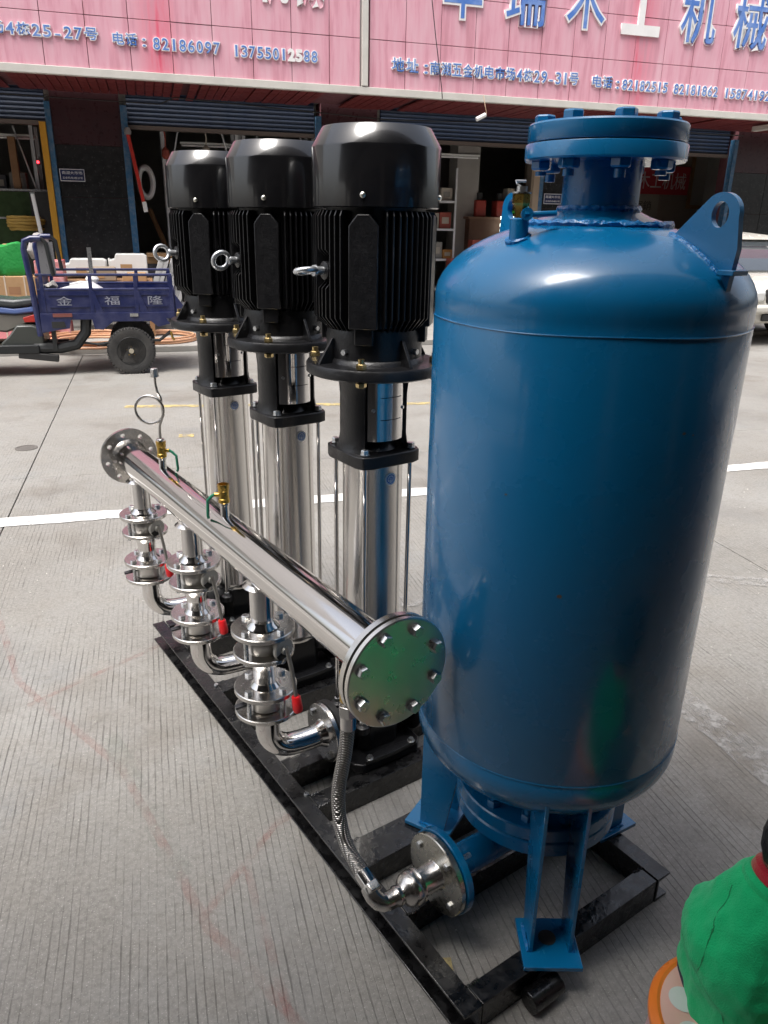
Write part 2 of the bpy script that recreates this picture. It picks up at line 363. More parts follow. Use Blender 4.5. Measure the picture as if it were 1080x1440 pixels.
for k, (a, b) in enumerate(PIL):
    ov = MB().box(a+.01, b-.01, .02, .42, .07, 3.2).build('pillar', drk, bldg, smooth=0)
    zz = [.07, .95, 1.78, 2.47, 3.2]
    cuts = [a, b] if b-a < 1.2 else [a, a+.75, a+1.5, b]
    for ci in range(len(cuts)-1):
        for i in range(4):
            MB().box(cuts[ci]+.003, cuts[ci+1]-.003, 0, .018, zz[i]+.003, zz[i+1]-.003).build('stone_panel', stone if i < 3 else mat('maroon_stone', (.05, .02, .024), .3, var=.4, scale=5), ov, bevel=.002, smooth=0)
    if k < 5 or k == 5: MB().box(b+.0, b+.09, -.03, .1, .07, 3.0).build('door_frame', trimb, bldg, bevel=.003, smooth=0) if k != 3 else None
    MB().box(a-.075, a, -.03, .1, .07, 3.0).build('door_frame', trimb, bldg, bevel=.003, smooth=0)
MB().box(-1.325, -1.24, -.05, .05, .07, 2.74).build('door_frame', ytrim, bldg, bevel=.003, smooth=0)
MB().box(6.27, 6.38, -.05, .05, .07, 2.74).build('door_frame', mat('bare_wood_trim', (.38, .3, .22), .7), bldg, bevel=.003, smooth=0)
# roller shutters: slats
for k in range(len(PIL)-1):
    a, b = PIL[k][1]+.09, PIL[k+1][0]-.08
    sh = MB().box(a, b, .16, .2, 2.78, 3.2).build('roller_shutter', shut, bldg, smooth=0)
    slat = MB().lathe([(.034, a), (.034, b)], (0, .165, 0), (1, 0, 0), 10).mesh('slat', shut)
    for i in range(8): put('slat', slat, sh, loc=(0, 0, 2.80+.058*i))
    MB().box(a, b, .1, .2, 2.71, 2.765).build('bottom_bar', mat('shutter_bar', (.09, .07, .06), .5), sh, smooth=0)
# interior shell
MB().box(-9, 15, .5, 8, .0, .1).build('shop_floor', mat('shop_floor_tile', (.18, .17, .16), .35, var=.2, scale=2), bldg, smooth=0)
MB().box(-9, 15, 6.0, 6.2, .1, 3.4).build('back_wall', dkwall, bldg, smooth=0)
MB().box(-9, 15, .45, 6.0, 3.25, 3.4).build('shop_ceiling', mat('shop_ceiling_paint', (.6, .58, .56), .8), bldg, smooth=0)
for a in (-4.6, -.7, 3.1, 11.5):
    MB().box(a-.1, a+.1, .45, 6.0, .1, 3.25).build('party_wall', dkwall, bldg, smooth=0)
# pale wall with signboards in the right-hand shop
MB().box(7.3, 11.38, 2.35, 2.45, .1, 3.25).build('partition_wall', mat('warm_inner_wall', (.30, .24, .19), .8, var=.2, scale=2), bldg, smooth=0)
# column inside third shop
MB().box(5.30, 5.72, 1.0, 1.4, .1, 3.25).build('inner_column', ltwall, bldg, smooth=0)
# upper storey, plain tiled wall (above the frame, seen only in reflections)
MB().box(-16, 24, .0, 8, 5.32, 11).build('upper_wall', mat('upper_wall_tiles', (.55, .52, .5), .6, var=.2, scale=1.2), bldg, smooth=0)
MB().box(-16, 24, .1, .45, 3.2, 5.3).build('beam', dkwall, bldg, smooth=0)
# soffit of separate red boards
sof = thing('soffit', 'dark red slatted soffit under the pink sign boards above the shop fronts', 'soffit', street(0, 11.02), STREET)
MB().box(-9, 14, .0, 1.55, 3.17, 3.19).build('backing', drk, sof, smooth=0)
nb = 0
board = MB().box(-.052, .052, .02, 1.5, 3.125, 3.14).mesh('soffit_board', soff, 0)
x = -4.0
while x < 13.4 and nb < 290:
    if not (.73 < x-.0 < .86 or 2.45 < x < 2.85):
        o = put('soffit_board', board, sof, loc=(x, 0, random.uniform(-.004, .004)-(.03 if .5 < x < .73 else 0))); nb += 1
        if random.random() < .12: o.rotation_euler = (0, rad(random.uniform(-3, 3)), 0)
    x += .116
MB().box(-9, 14, -.05, .03, 3.10, 3.19).build('eave_trim', eave, sof, bevel=.006, smooth=0)
# sign panels: two shops, a pale strip between
bl = mat('sign_blue', (.085, .20, .55), .4, dirt=(.5, .62, .85), dirt_amt=.4, scale=5); wh = mat('sign_white', (.85, .84, .83), .4)
def sign(name, label, u_a, u_b, step, zrows, off):
    t = thing(name, label, 'sign', street(0, 11.0), STREET)
    MB().box(u_a, u_b, .012, .06, 3.19, 5.3).build('backing', drk, t, smooth=0)
    x = u_a
    while x < u_b-.05:
        x2 = min(x+step, u_b)
        for i in range(len(zrows)-1):
            MB().box(x+.004, x2-.004, 0, .012, zrows[i]+.004, zrows[i+1]-.004).build('fascia_panel', pink, t, bevel=.002, smooth=0, loc=(0, random.uniform(-.002, .002), 0))
        x = x2
    return t
def write(t, txt, u1, u2, z, h, faded=(), edge=.0085, depth=.02, hs_=None):
    """characters one by one between u1 and u2, baseline z, height h, blue with a white edge"""
    adv = []
    for ch in txt: adv.append(.0 if ch == '|' else (.7 if ord(ch) < 128 else 1.0) if ch != ' ' else .5)
    tot = sum(adv); x = u1; k = (u2-u1)/tot
    for i, ch in enumerate(txt):
        w = adv[i]*k
        if ch.strip():
            back = text_mesh(ch, 1, wh, .01, .03); 
            x0, x1, y0, y1 = mesh_bounds(back)
            cjk = ord(ch) > 0x2E80 and ch not in '：'
            sx = w*(.9 if cjk else .82)/max(x1-x0, .35 if not cjk else .1); sz = h/(y1-y0) if cjk else h/.76
            if ch == '-': sz = h; sx = w*.6/(x1-x0)
            if ch == '：': sz = h; sx = w*.3/(x1-x0)
            edgek = min(.075, edge/((sx+sz)/2))+.012
            def layer(mm, off, dy, nm, par):
                me = text_mesh(ch, 1, mm, .5, off)
                yb = y0 if cjk else 0
                mtx = Matrix.Translation((x+w*.5, dy, z)) @ Matrix(((sx,0,0,0),(0,0,-depth,0),(0,sz,0,0),(0,0,0,1))) @ Matrix.Translation((-(x0+x1)/2, -yb if cjk or ch not in '-：' else -.0, 0))
                me.transform(mtx); me.update(); return put(nm, me, par)
            a = layer(wh, edgek, -.012, 'sign_character', t)
            if i not in faded: layer(bl, .006, -.0145, 'character_face', a)
        x += w
sL = sign('shop_sign', 'faded pink panel sign board with blue digits 82186097 at the upper left', -3.96, 2.85, .4925, [3.19, 3.745, 4.30, 4.85, 5.3], 0)
write(sL, '南湖五金机电市', -2.9, -1.6, 3.49, .125); write(sL, '场4栋25-27号', -1.56, -.37, 3.485, .13)
write(sL, '电话：', -.22, .22, 3.46, .13); write(sL, '82186097', .24, 1.06, 3.44, .135); write(sL, '13755012588', 1.2, 2.29, 3.43, .135, faded=(7, 8))
write(sL, '机械', 1.5, 2.4, 4.03, .75, (0, 1), .014); write(sL, '木工', -.6, .9, 4.2, .75, (), .014)
sR = sign('shop_sign', 'faded pink panel sign board with large blue and white shop characters at the upper right', 2.98, 13.2, .4925, [3.19, 3.745, 4.30, 4.85, 5.3], .1)
write(sR, '地址：', 3.27, 3.86, 3.395, .165); write(sR, '南湖五金机电市场4栋29-31号', 3.81, 6.06, 3.39, .155)
write(sR, '电话：', 6.27, 6.78, 3.385, .15); write(sR, '82182515', 6.76, 7.54, 3.38, .14); write(sR, '82181862', 7.63, 8.42, 3.375, .14); write(sR, '15874192588', 8.52, 9.7, 3.37, .14)
for ch, a, b, z_, fd in (('华', 3.92, 4.56, 4.05, ()), ('瑞', 4.82, 5.5, 4.04, ()), ('木', 5.72, 6.42, 4.07, ()), ('工', 6.62, 7.3, 4.07, (0,)), ('机', 7.56, 8.24, 4.01, ()), ('械', 8.46, 9.16, 4.01, ())):
    write(sR, ch, a, b, z_, .72, fd, .018, .03)
MB().box(2.87, 2.95, -.04, .05, 3.2, 5.3).build('divider_strip', eave, sR, bevel=.004, smooth=0)
# sagging cable across the sign
def cable(label, pts, r=.006, m=None):
    P = []
    for i in range(len(pts)-1):
        for j in range(8): P.append(Vector(pts[i]).lerp(Vector(pts[i+1]), j/8))
    P.append(Vector(pts[-1]))
    return tag(MB().tube(P, r, 6).build('cable', m or gasket), label, 'cable')
cable('thin dark cable hanging down in front of the pink sign board', [street(3.75, 10.9, 5.2), street(3.78, 10.88, 4.2), street(3.84, 10.86, 3.8), street(3.95, 10.85, 3.2), street(3.98, 10.9, 3.1)])
cable('cable sagging along the underside of the soffit beside the tank top', [street(-2, 12.1, 3.0), street(.3, 12.1, 2.98), street(.5, 12.0, 3.06), street(3.5, 12.1, 2.95), street(6.5, 12.0, 3.0), street(9.6, 11.7, 2.96)], .008)
hl = thing('hanging_lamp', 'small white tube lamp dangling on a wire below the soffit, left of the tank flange', 'lamp', street(4.44, 10.6, 2.87), STREET)
MB().cyl((-.07, 0, -.035), (.06, 0, .03), .028, n=16).build('lamp_tube', white, hl, bevel=.004)
MB().tube([(.06, 0, .03), (.07, 0, .06), (.05, 0, .12), (.055, .1, .27)], .005, 6).build('wire', mat('tan_wire', (.4, .28, .18), .6), hl)
sl_ = thing('soffit_lamp', 'pale rectangular lamp fixed under the soffit at the right edge', 'lamp', street(9.75, 11.35, 3.06), STREET)
MB().box(-.06, .06, -.3, .3, -.035, .04).build('lamp_body', eave, sl_, bevel=.008)
# plaques
def plaque(label, u, z):
    t = sthing('plaque', label, 'plaque', u, 12.59, z)
    MB().box(-.17, .17, -.018, 0, -.085, .085).build('plate', mat('plaque_navy', (.01, .02, .09), .35), t, bevel=.003)
    MB().box(-.165, .165, -.021, -.0185, .072, .08).build('border', wh, t, smooth=0); MB().box(-.165, .165, -.021, -.0185, -.08, -.072).build('border', wh, t, smooth=0)
    MB().box(-.165, -.158, -.021, -.0185, -.071, .071).build('border', wh, t, smooth=0); MB().box(.158, .165, -.021, -.0185, -.071, .071).build('border', wh, t, smooth=0)
    for s_, z_, h_ in (('南湖大市场', .01, .042), ('五金机电4栋27号', -.05, .03)):
        me = text_mesh(s_, 1, wh, .5); x0, x1, y0, y1 = mesh_bounds(me); k = .27/(x1-x0)
        me.transform(Matrix(((k,0,0,-k*(x0+x1)/2),(0,0,-.004,-.0195),(0,h_/(y1-y0),0,z_-y0*h_/(y1-y0)),(0,0,0,1)))); put('inscription', me, t)
plaque('navy address plaque on the dark pillar behind the blue tricycle', -.97, 2.07)
plaque('navy address plaque on the pillar just left of the tank neck', 6.66, 1.94)
# -------------- shop contents
rackm = mat('grey_rack_steel', (.6, .61, .63), .5); wood = mat('old_wood', (.28, .15, .07), .65, var=.3, scale=9); cardb = mat('cardboard', (.42, .26, .13), .8, var=.2, scale=8)
def rack(label, u, d, w, h, levels, depth=.6):
    t = sthing('storage_rack', label, 'rack', u, d, .1)
    for sx in (0, w):
        for sy in (0, depth): MB().box(sx-.025, sx+.025, sy-.025, sy+.025, 0, h).build('upright', rackm, t, smooth=0)
        for i in range(4): MB().bar((sx, 0, h*(.1+.2*i)), (sx, depth, h*(.25+.2*i)), .02, .02).build('brace', rackm, t, smooth=0)
    for z in levels: MB().box(.026, w-.026, -.02, depth+.02, z, z+.06).build('shelf', mat('rack_shelf', (.2, .12, .08), .6), t, smooth=0)
    MB().bar((0, -.03, levels[-1]), (w*.25, -.03, h-.05), .03, .02).build('brace', rackm, t, smooth=0); MB().bar((w, -.03, levels[-1]), (w*.75, -.03, h-.05), .03, .02).build('brace', rackm, t, smooth=0)
    return t
rack('grey steel storage rack loaded with rope coils in the second shop bay', .33, 13.1, 1.1, 2.9, [.4, 1.2, 1.75])
rack('grey steel storage rack partly hidden behind the middle pump motor', 1.55, 13.2, 1.1, 2.9, [.5, 1.3, 2.0])
rack('grey steel storage rack inside the leftmost shop bay', -2.5, 13.5, .95, 2.7, [.5, 1.2, 1.7])
def coil(name, label, u, d, z, R, r, turns, m, vertical=False, cat='coil', seedv=0, group=None):
    rn = random.Random(seedv); t = sthing(name, label, cat, u, d, z, group)
    for i in range(turns):
        rr = R*(1+rn.uniform(-.08, .08)); dx, dy = rn.uniform(-.06, .06)*R, rn.uniform(-.06, .06)*R
        pts = [(rr*cos(a)+dx, rr*sin(a)+dy, r*1.8*i+r+rn.uniform(0, r*.4)) if not vertical else (rr*.5*cos(a), r*1.5*i, rr*sin(a)) for a in [2*pi*j/28 for j in range(28)]]
        MB().tube(pts, r, 8, True).build('turn', m, t)
    return t
coil('rope_coil', 'stack of yellow rope coils on the counter in the left shop', -1.72, 12.95, 1.31, .24, .022, 5, mat('yellow_rope', (.42, .27, .06), .7), seedv=1)
coil('rope_coil', 'yellow rope coil on the upper shelf of the rack in the second bay', .80, 13.35, 1.87, .26, .03, 3, mat('yellow_rope', (.5, .33, .06), .7), seedv=2)
coil('rope_coil', 'dark rope coil on the low shelf of the rack in the second bay', .75, 13.35, 1.38, .24, .03, 4, mat('dark_rope', (.08, .09, .08), .8), seedv=9)
coil('hose_coil', 'white hose coil hanging beside the red pole in the second shop bay', .03, 12.9, 2.02, .21, .035, 3, mat('white_hose', (.6, .6, .6), .5), True, seedv=3)
coil('copper_cable_coil', 'loose coil of copper coloured pipe on the pavement under the tricycle bed', -.75, 10.0, .07, .5, .014, 4, mat('orange_copper_pipe', (.62, .34, .2), .45), seedv=4)
coil('copper_cable_coil', 'second larger loop of copper coloured pipe on the pavement behind the rear wheel', .05, 10.2, .07, .42, .014, 3, mat('orange_copper_pipe', (.6, .32, .2), .4), seedv=5)
t = sthing('red_pole', 'red metal pole hanging against the blue trim beside the dark pillar', 'pole', -.13, 12.5, 1.62)
MB().bar((.12, 0, 0), (-.03, 0, 1.0), .07, .05).build('shaft', mat('red_enamel', (.5, .03, .02), .4), t, bevel=.004); MB().lathe([(.045, 0), (.05, .04), (.03, .09)], (-.03, 0, 1.0), n=14).build('cap', mat('grey_cap', (.3, .3, .3), .5), t)
MB().bar((.125, 0, -.02), (.11, 0, .12), .1, .06).build('clamp', white, t, bevel=.004)
t = tag(MB().bar((0, 0, 0), (-.5, .25, 1.35), .09, .04).build('wood_plank', wood, bevel=.003), 'brown timber plank leaning in the second shop bay beside the far pump', 'plank'); t.location = street(.55, 13.2, .3); t.rotation_euler = (0, 0, STREET)
t = sthing('wood_post', 'brown timber post standing in the leftmost shop bay', 'post', -1.82, 13.4, .1); MB().box(-.05, .05, -.05, .05, 0, 2.5).build('shaft', wood, t, bevel=.004, smooth=0); MB().box(-.12, .12, -.12, .12, 0, .05).build('foot', wood, t, smooth=0)
t = sthing('display_cabinet', 'glass display cabinet with green goods in the leftmost shop bay', 'cabinet', -1.9, 13.3, .1)
MB().box(-.9, .62, 0, .5, 0, .95).build('base', mat('cabinet_base', (.05, .06, .05), .4), t, smooth=0); MB().box(-.9, .62, .0, .02, 1.0, 1.75).build('glass', mat('green_glass', (.06, .10, .045), .15, var=.5, scale=9), t, smooth=0)
MB().box(-.9, .62, -.01, .5, .96, .99).build('shelf', zinc, t, smooth=0); MB().box(-.9, .62, -.01, .5, 1.37, 1.395).build('shelf', zinc, t, smooth=0); MB().box(-.9, .62, -.01, .5, 1.76, 1.79).build('shelf', zinc, t, smooth=0)
led = mat('red_indicator', (1, .02, .03), .4, emit=6)
t = sthing('indicator_light', 'tiny glowing red light in the dark of the leftmost shop', 'light', -1.52, 13.6, 2.28); MB().lathe([(.0, -.02), (.02, -.01), (.022, .01), (0, .025)], n=10).build('lens', led, t); MB().box(-.03, .03, .02, .05, -.03, .03).build('housing', gasket, t)
for du, zz_, n_ in ((-.35, 0, 'first'), (-.12, 0, 'second')):
    pass
# third bay: counter, machines, strip light case
t = sthing('shop_counter', 'low dark brown counter inside the third shop bay left of the tank', 'counter', 5.6, 13.4, .1); MB().box(-.1, 1.5, 0, .5, 0, 1.5).build('body', mat('counter_brown', (.10, .045, .025), .6), t, smooth=0); MB().box(-.14, 1.54, -.04, .54, 1.5, 1.54).build('top', mat('counter_top', (.14, .07, .04), .5), t, smooth=0)
for k, (uu, lab) in enumerate(((5.75, 'left'), (6.15, 'right'))):
    t = sthing('machine', '%s one of two small red machines standing on the brown counter' % lab, 'machine', uu, 13.5, 1.64, 'small red machines on the counter'); MB().box(-.1, .1, 0, .25, 0, .28).build('housing', mat('red_machine', (.28, .03, .02), .5), t, bevel=.02); MB().cyl((0, .12, .28), (0, .12, .4), .06).build('motor', gasket, t)
t = sthing('light_case', 'green glass case lit by two white strips behind the left tank lug', 'display case', 6.05, 13.2, .1)
MB().box(-.05, 1.0, 0, .5, 0, 1.25).build('case', mat('case_green', (.03, .07, .05), .3), t, bevel=.01)
lit = mat('lit_strip', (.95, 1, .9), .4, emit=1.6)
for z_ in (1.30, 1.40, 1.52): MB().box(-.03, .9, .0, .05, z_-.02, z_+.035).build('light_strip', lit, t, bevel=.006)
t = sthing('green_plant', 'bright green leafy plant on the counter beside the tank neck', 'plant', 6.55, 13.45, 1.64)
pm = MB()
for i in range(60):
    a = random.uniform(0, 6.28); l = random.uniform(.15, .32); b = random.uniform(.1, 1.1); p = Vector((0, 0, .03)); q = p+Vector((cos(a)*cos(b), sin(a)*cos(b), sin(b)))*l; s_ = Vector((-sin(a), cos(a), 0))*.03; mid = (p+q)/2+Vector((0, 0, .03))
    pm.add([p, mid+s_, q, mid-s_], [(0,1,2,3)])
pm.build('foliage', mat('leaf_green', (.04, .25, .04), .5), t); MB().lathe([(.06, -.1), (.08, .04), (.07, .04), (0, .02)], n=16).build('pot', cardb, t)
t = sthing('goods_shelf', 'grey shelf of small machine parts in the third shop bay right of the near motor', 'shelf', 4.2, 13.2, .1)
for z_ in (.3, .8, 1.3, 1.75): MB().box(0, .95, 0, .5, z_, z_+.035).build('shelf', rackm, t, smooth=0)
for x_ in (0, .93): MB().box(x_, x_+.03, 0, .03, 0, 2.3).build('upright', rackm, t, smooth=0)
rg = random.Random(3)
gcol = [mat('goods_a', (.25, .24, .22), .5), mat('goods_b', (.05, .12, .08), .5), mat('goods_c', (.3, .06, .04), .5), mat('goods_d', (.05, .05, .06), .4), mat('goods_e', (.4, .36, .3), .6), mat('goods_f', (.35, .16, .04), .6)]
gnames = ['grey', 'dark green', 'dull red', 'black', 'beige', 'orange brown']
ordn = ['leftmost', 'second', 'third', 'fourth', 'rightmost']
def goods(n, u1, u2, d, z, place, hmax=.3):
    x_ = u1
    for i in range(n):
        w = rg.uniform(.12, .24); h = rg.uniform(.1, hmax); k = rg.randrange(6)
        t = sthing('goods_box', '%s carton, %s from left on %s' % (gnames[k], ordn[i] if i else 'first', place), 'box', x_+w/2, d, z, 'cartons on '+place)
        MB().box(-w/2, w/2, 0, .22, 0, h).build('carton', gcol[k], t, bevel=.006, smooth=0); MB().box(-w*.3, w*.3, -.004, -.001, h*.3, h*.7).build('carton_label', gcol[4] if k != 4 else gcol[0], t, smooth=0)
        x_ += w+rg.uniform(.01, .08)
        if x_ > u2: break
goods(4, 4.25, 5.05, 13.3, 1.885, 'the top shelf of the third bay'); goods(4, 4.25, 5.05, 13.3, 1.435, 'the middle shelf of the third bay'); goods(4, 4.25, 5.05, 13.3, .935, 'the low shelf of the third bay')
goods(5, -2.45, -1.65, 13.6, 1.86, 'the rack in the left bay', .35); goods(5, .4, 1.35, 13.2, .56, 'the low rack shelf of the second bay', .5); goods(5, 1.6, 2.5, 13.3, 2.16, 'the rack behind the middle motor', .4); goods(5, 1.6, 2.5, 13.3, 1.46, 'the lower rack shelf behind the middle motor', .4)
goods(5, 6.3, 7.1, 13.6, 1.64, 'the brown counter', .5); goods(4, 5.0, 6.0, 12.95, .1, 'the floor at the third bay entrance', 1.2)
def hang(label, u, d, z, L_, m, kind):
    t = sthing(kind, label, kind.replace('_', ' '), u, d, z)
    MB().tube([(0, 0, 0), (.01, 0, -L_*.5), (0, 0, -L_)], .012, 6).build('strap', m, t)
    MB().lathe([(.03, 0), (.06, .04), (.055, .12), (.02, .16)], (0, 0, -L_-.15), n=14).build('bundle', m, t)
hang('grey bundle hanging from the beam over the left shop bay', -2.0, 12.95, 2.75, .3, gcol[0], 'hanging_bundle')
hang('red bundle hanging high in the second shop bay near the blue trim', .35, 12.95, 2.75, .25, gcol[2], 'hanging_bundle')
hang('beige bundle hanging above the rack behind the far pump', .95, 12.95, 2.75, .2, gcol[4], 'hanging_bundle')
hang('orange bundle hanging in the bay behind the nearest pump', 4.35, 12.9, 2.72, .25, gcol[5], 'hanging_bundle')
goods(6, .38, 1.45, 13.2, 1.37+.0, 'the middle rack shelf in the second bay', .3); goods(5, .4, 1.4, 13.2, 1.92, 'the upper rack shelf in the second bay', .3)
goods(5, -2.45, -1.65, 13.45, 1.36, 'the lower rack shelf in the left bay', .3)
goods(5, -.1, .9, 12.75, .1, 'the floor of the second bay doorway', .9)
for k_ in range(3):
    t = sthing('fluorescent_tube', 'unlit white tube lamp under the ceiling of the %s shop bay' % ['left', 'second', 'third'][k_], 'lamp', (-2.6, .6, 4.6)[k_], 13.6, 2.62)
    MB().box(0, 1.1, -.04, .04, 0, .03).build('batten', white, t, smooth=0); MB().cyl((.02, 0, -.02), (1.08, 0, -.02), .014, n=10).build('tube', mat('tube_glass', (.9, .9, .9), .3), t)
# signboards on the inner wall of the right-hand shop
board_c = mat('signboard_cream', (.33, .29, .23), .6); ink = mat('ink', (.06, .05, .05), .6)
t = sthing('wall_signboard', 'cream signboard with dark brush characters on the inner wall right of the tank flange', 'signboard', 9.7, 14.86, 2.15)
MB().box(-.75, .62, -.03, 0, -.42, .42).build('panel', board_c, t, bevel=.004, smooth=0)
def flat_text(s_, m, par, xa, xb, z_, h_, y_):
    me = text_mesh(s_, 1, m, .5); x0, x1, y0, y1 = mesh_bounds(me); k = (xb-xa)/(x1-x0)
    me.transform(Matrix(((k,0,0,xa-k*x0),(0,0,-.004,y_),(0,h_/(y1-y0),0,z_-y0*h_/(y1-y0)),(0,0,0,1)))); put('inscription', me, par)
flat_text('湖南瑞', ink, t, -.55, .1, .08, .2, -.034); flat_text('湖北木鋸銷', ink, t, -.6, .45, -.3, .18, -.034)
t = sthing('red_banner', 'red banner reading 木工机械 in pale characters on the inner wall', 'banner', 10.35, 14.82, 2.42)
MB().box(-.72, .62, -.02, 0, -.26, .28).build('panel', mat('banner_red', (.42, .03, .04), .6), t, smooth=0); flat_text('木工机械', mat('banner_pale', (.6, .5, .5), .6), t, -.6, .54, -.16, .32, -.024)
t = sthing('picture_frame', 'brown framed board on the inner wall beside the blue door trim', 'frame', 11.08, 14.85, 2.45)
for bx in ((-.07, .0, -.55, .55), (.42, .48, -.55, .55), (.001, .419, .48, .55), (.001, .419, -.55, -.48)): MB().box(bx[0], bx[1], -.04, 0, bx[2], bx[3]).build('rail', wood, t, smooth=0)
MB().box(0, .42, -.015, 0, -.48, .48).build('panel', mat('board_grey', (.28, .25, .22), .6), t, smooth=0)
#@@STREETSTUFF
# ---------------------------------------------------------------- goods on the pavement
t = sthing('green_sack', 'bright green woven sack standing on cardboard boxes at the left edge', 'sack', -1.62, 10.5, .84)
mb = MB(); n = 40; prof = [(.0, 0), (.14, 0), (.165, .03), (.165, .1), (.16, .2), (.158, .3), (.15, .35), (.11, .365), (.0, .37)]
mb.lathe(prof, n=n); sq_ = lambda a: 1/max(abs(cos(a)), abs(sin(a)))**.85
mb.v = [(x*sq_(atan2(y, x))*(1+.04*sin(z*40+atan2(y, x)*4)), y*.7*sq_(atan2(y, x))*(1+.05*sin(atan2(y, x)*9+z*30)), z*(1+.06*sin(x*20))) for x, y, z in mb.v]; mb.build('body', mat('green_woven', (.015, .27, .05), .55, var=.2, scale=14, bump=.5, bscale=40), t); MB().tube([(.06*cos(a), .05*sin(a), .355) for a in [i*.628 for i in range(10)]], .01, 6, True).build('tie', cardb, t)
def carton(label, u, d, z, w, dp, h, m, strap=True, rz=0):
    t = sthing('cardboard_box', label, 'box', u, d, z); t.rotation_euler[2] += rz
    MB().box(-w/2, w/2, -dp/2, dp/2, 0, h).build('carton', m, t, bevel=.008, smooth=0)
    if strap:
        for x_ in (-w*.25, w*.22): MB().box(x_-.008, x_+.008, -dp/2-.003, dp/2+.003, -.0, h+.004).build('strap', mat('pale_strap', (.6, .5, .4), .4), t, smooth=0)
    MB().box(-w*.18, w*.1, -dp/2-.002, -dp/2-.0005, h*.3, h*.6).build('print', mat('box_print', (.3, .16, .08), .7), t, smooth=0)
    return t
redb = mat('red_white_box', (.55, .05, .06), .5, scale=5, dirt=(.7, .6, .6), dirt_amt=.9)
carton('strapped brown cardboard box under the green sack', -1.58, 10.5, .545, .46, .4, .295, cardb)
carton('upper brown cardboard box at the left picture edge', -1.98, 10.5, .545, .3, .4, .6, cardb, False)
carton('pink and red printed carton under the strapped cardboard box', -1.6, 10.48, .07, .6, .45, .47, mat('pink_carton', (.7, .25, .27), .5))
for k in range(5):
    t = carton('red and white carton, %s of the stack beside the green sack' % ['lowest', 'second', 'middle', 'fourth', 'topmost'][k], -1.2, 10.6, .07+.19*k, .32, .4, .185, redb, False)
t = sthing('grey_sack', 'grey folded sack slumped beside the green sack', 'sack', -1.32, 10.8, 1.02); mb = MB(); mb.lathe([(0, 0), (.12, 0), (.15, .1), (.11, .24), (.04, .3), (0, .31)], n=16); mb.v = [(x*(1+.15*sin(z*30+x*20)), y, z) for x, y, z in mb.v]; mb.build('body', mat('grey_cloth', (.35, .33, .32), .8, bump=.6, bscale=30), t); MB().tube([(-.03, -.1, .2), (.0, -.13, .26), (.05, -.09, .28)], .012, 6).build('fold', mat('grey_cloth2', (.5, .48, .46), .8), t)
t = sthing('shopper_silhouette_door', 'dark open door leaf between the yellow trim and the display cabinet', 'door', -1.62, 12.9, .1); MB().box(-.0, .28, 0, .04, 0, 1.75).build('leaf', gasket, t, smooth=0); MB().cyl((.05, -.04, .9), (.05, -.04, 1.05), .012).build('handle', zinc, t)
t.name = 'door_leaf'
t = sthing('white_tube', 'white tube leaning upright behind the tricycle front frame', 'tube', -1.5, 12.3, 1.15); MB().bar((.08, 0, -.3), (0, 0, .66), .05, .05).build('shaft', white, t, bevel=.01); MB().box(-.03, .03, -.03, .03, .66, .68).build('cap', zinc, t)
for k, (u_, d_, w, h, dz, m_, lab) in enumerate(((-.85, 11.2, .55, .22, .0, white, 'white foam block lying behind the tricycle bed at left'), (-.3, 11.3, .5, .26, .02, white, 'white foam block with notched edge behind the tricycle bed'),
        (-.62, 10.7, .35, .16, -.02, mat('stone_tan', (.3, .24, .18), .8), 'tan carved block behind the tricycle rail'), (-.22, 10.7, .3, .1, -.03, cardb, 'small open cardboard box behind the tricycle rail'))):
    t = sthing('foam_block' if m_ is white else 'packing_block', lab, 'block', u_, d_, .78+dz)
    MB().prism([(-w/2, 0), (w/2, 0), (w/2, h*.9), (w*.42, h), (-w*.3, h), (-w*.34, h*.75), (-w*.46, h*.7), (-w/2, h*.8)], lambda a, b, c: (a, c, b), 0, .3).build('body', m_, t, bevel=.01, smooth=0); MB().box(-w*.2, w*.1, -.004, -.001, h*.2, h*.5).build('mark', cardb, t, smooth=0)
tb = sthing('display_table', 'low table holding foam blocks on the pavement behind the tricycle', 'table', -.5, 11.1, .07); MB().box(-.7, .5, -.6, .5, .62, .68).build('table_top', wood, tb, smooth=0)
for sx in (-.65, .45):
    for sy in (-.55, .45): MB().box(sx-.03, sx+.03, sy-.03, sy+.03, 0, .62).build('leg', wood, tb, smooth=0)
for k in range(4):
    t = sthing('folded_sheet', 'grey folded metal sheet, %s in the slanted pile behind the far pump' % ['first from the left', 'second from the left', 'third from the left', 'last'][k], 'metal sheet', .02+.15*k, 11.1+.05*k, .07)
    MB().bar((-.08, 0, .25), (.16, .12, .95-.03*k), .13, .02, (0, 1, 0)).build('sheet', mat('pale_sheet', (.5, .5, .5), .35, metal=.3), t, bevel=.003); MB().bar((-.08, -.012, .25), (.16, .108, .95-.03*k), .012, .012).build('rib', zinc, t)
t = sthing('cardboard_box', 'brown cardboard box on its side inside the second shop bay', 'box', .25, 12.0, .9); MB().box(-.3, .25, 0, .4, 0, .14).build('carton', cardb, t, bevel=.006, smooth=0); MB().box(-.3, .25, -.12, 0, .1, .108).build('flap', cardb, t, smooth=0)
t = sthing('crate_stand', 'dark crate under the cardboard box in the second shop bay', 'crate', .3, 12.0, .1); MB().box(-.4, .5, 0, .5, 0, .8).build('crate_body', gcol[3], t, smooth=0); MB().box(-.4, .5, -.01, -.001, .38, .42).build('slat', wood, t, smooth=0)

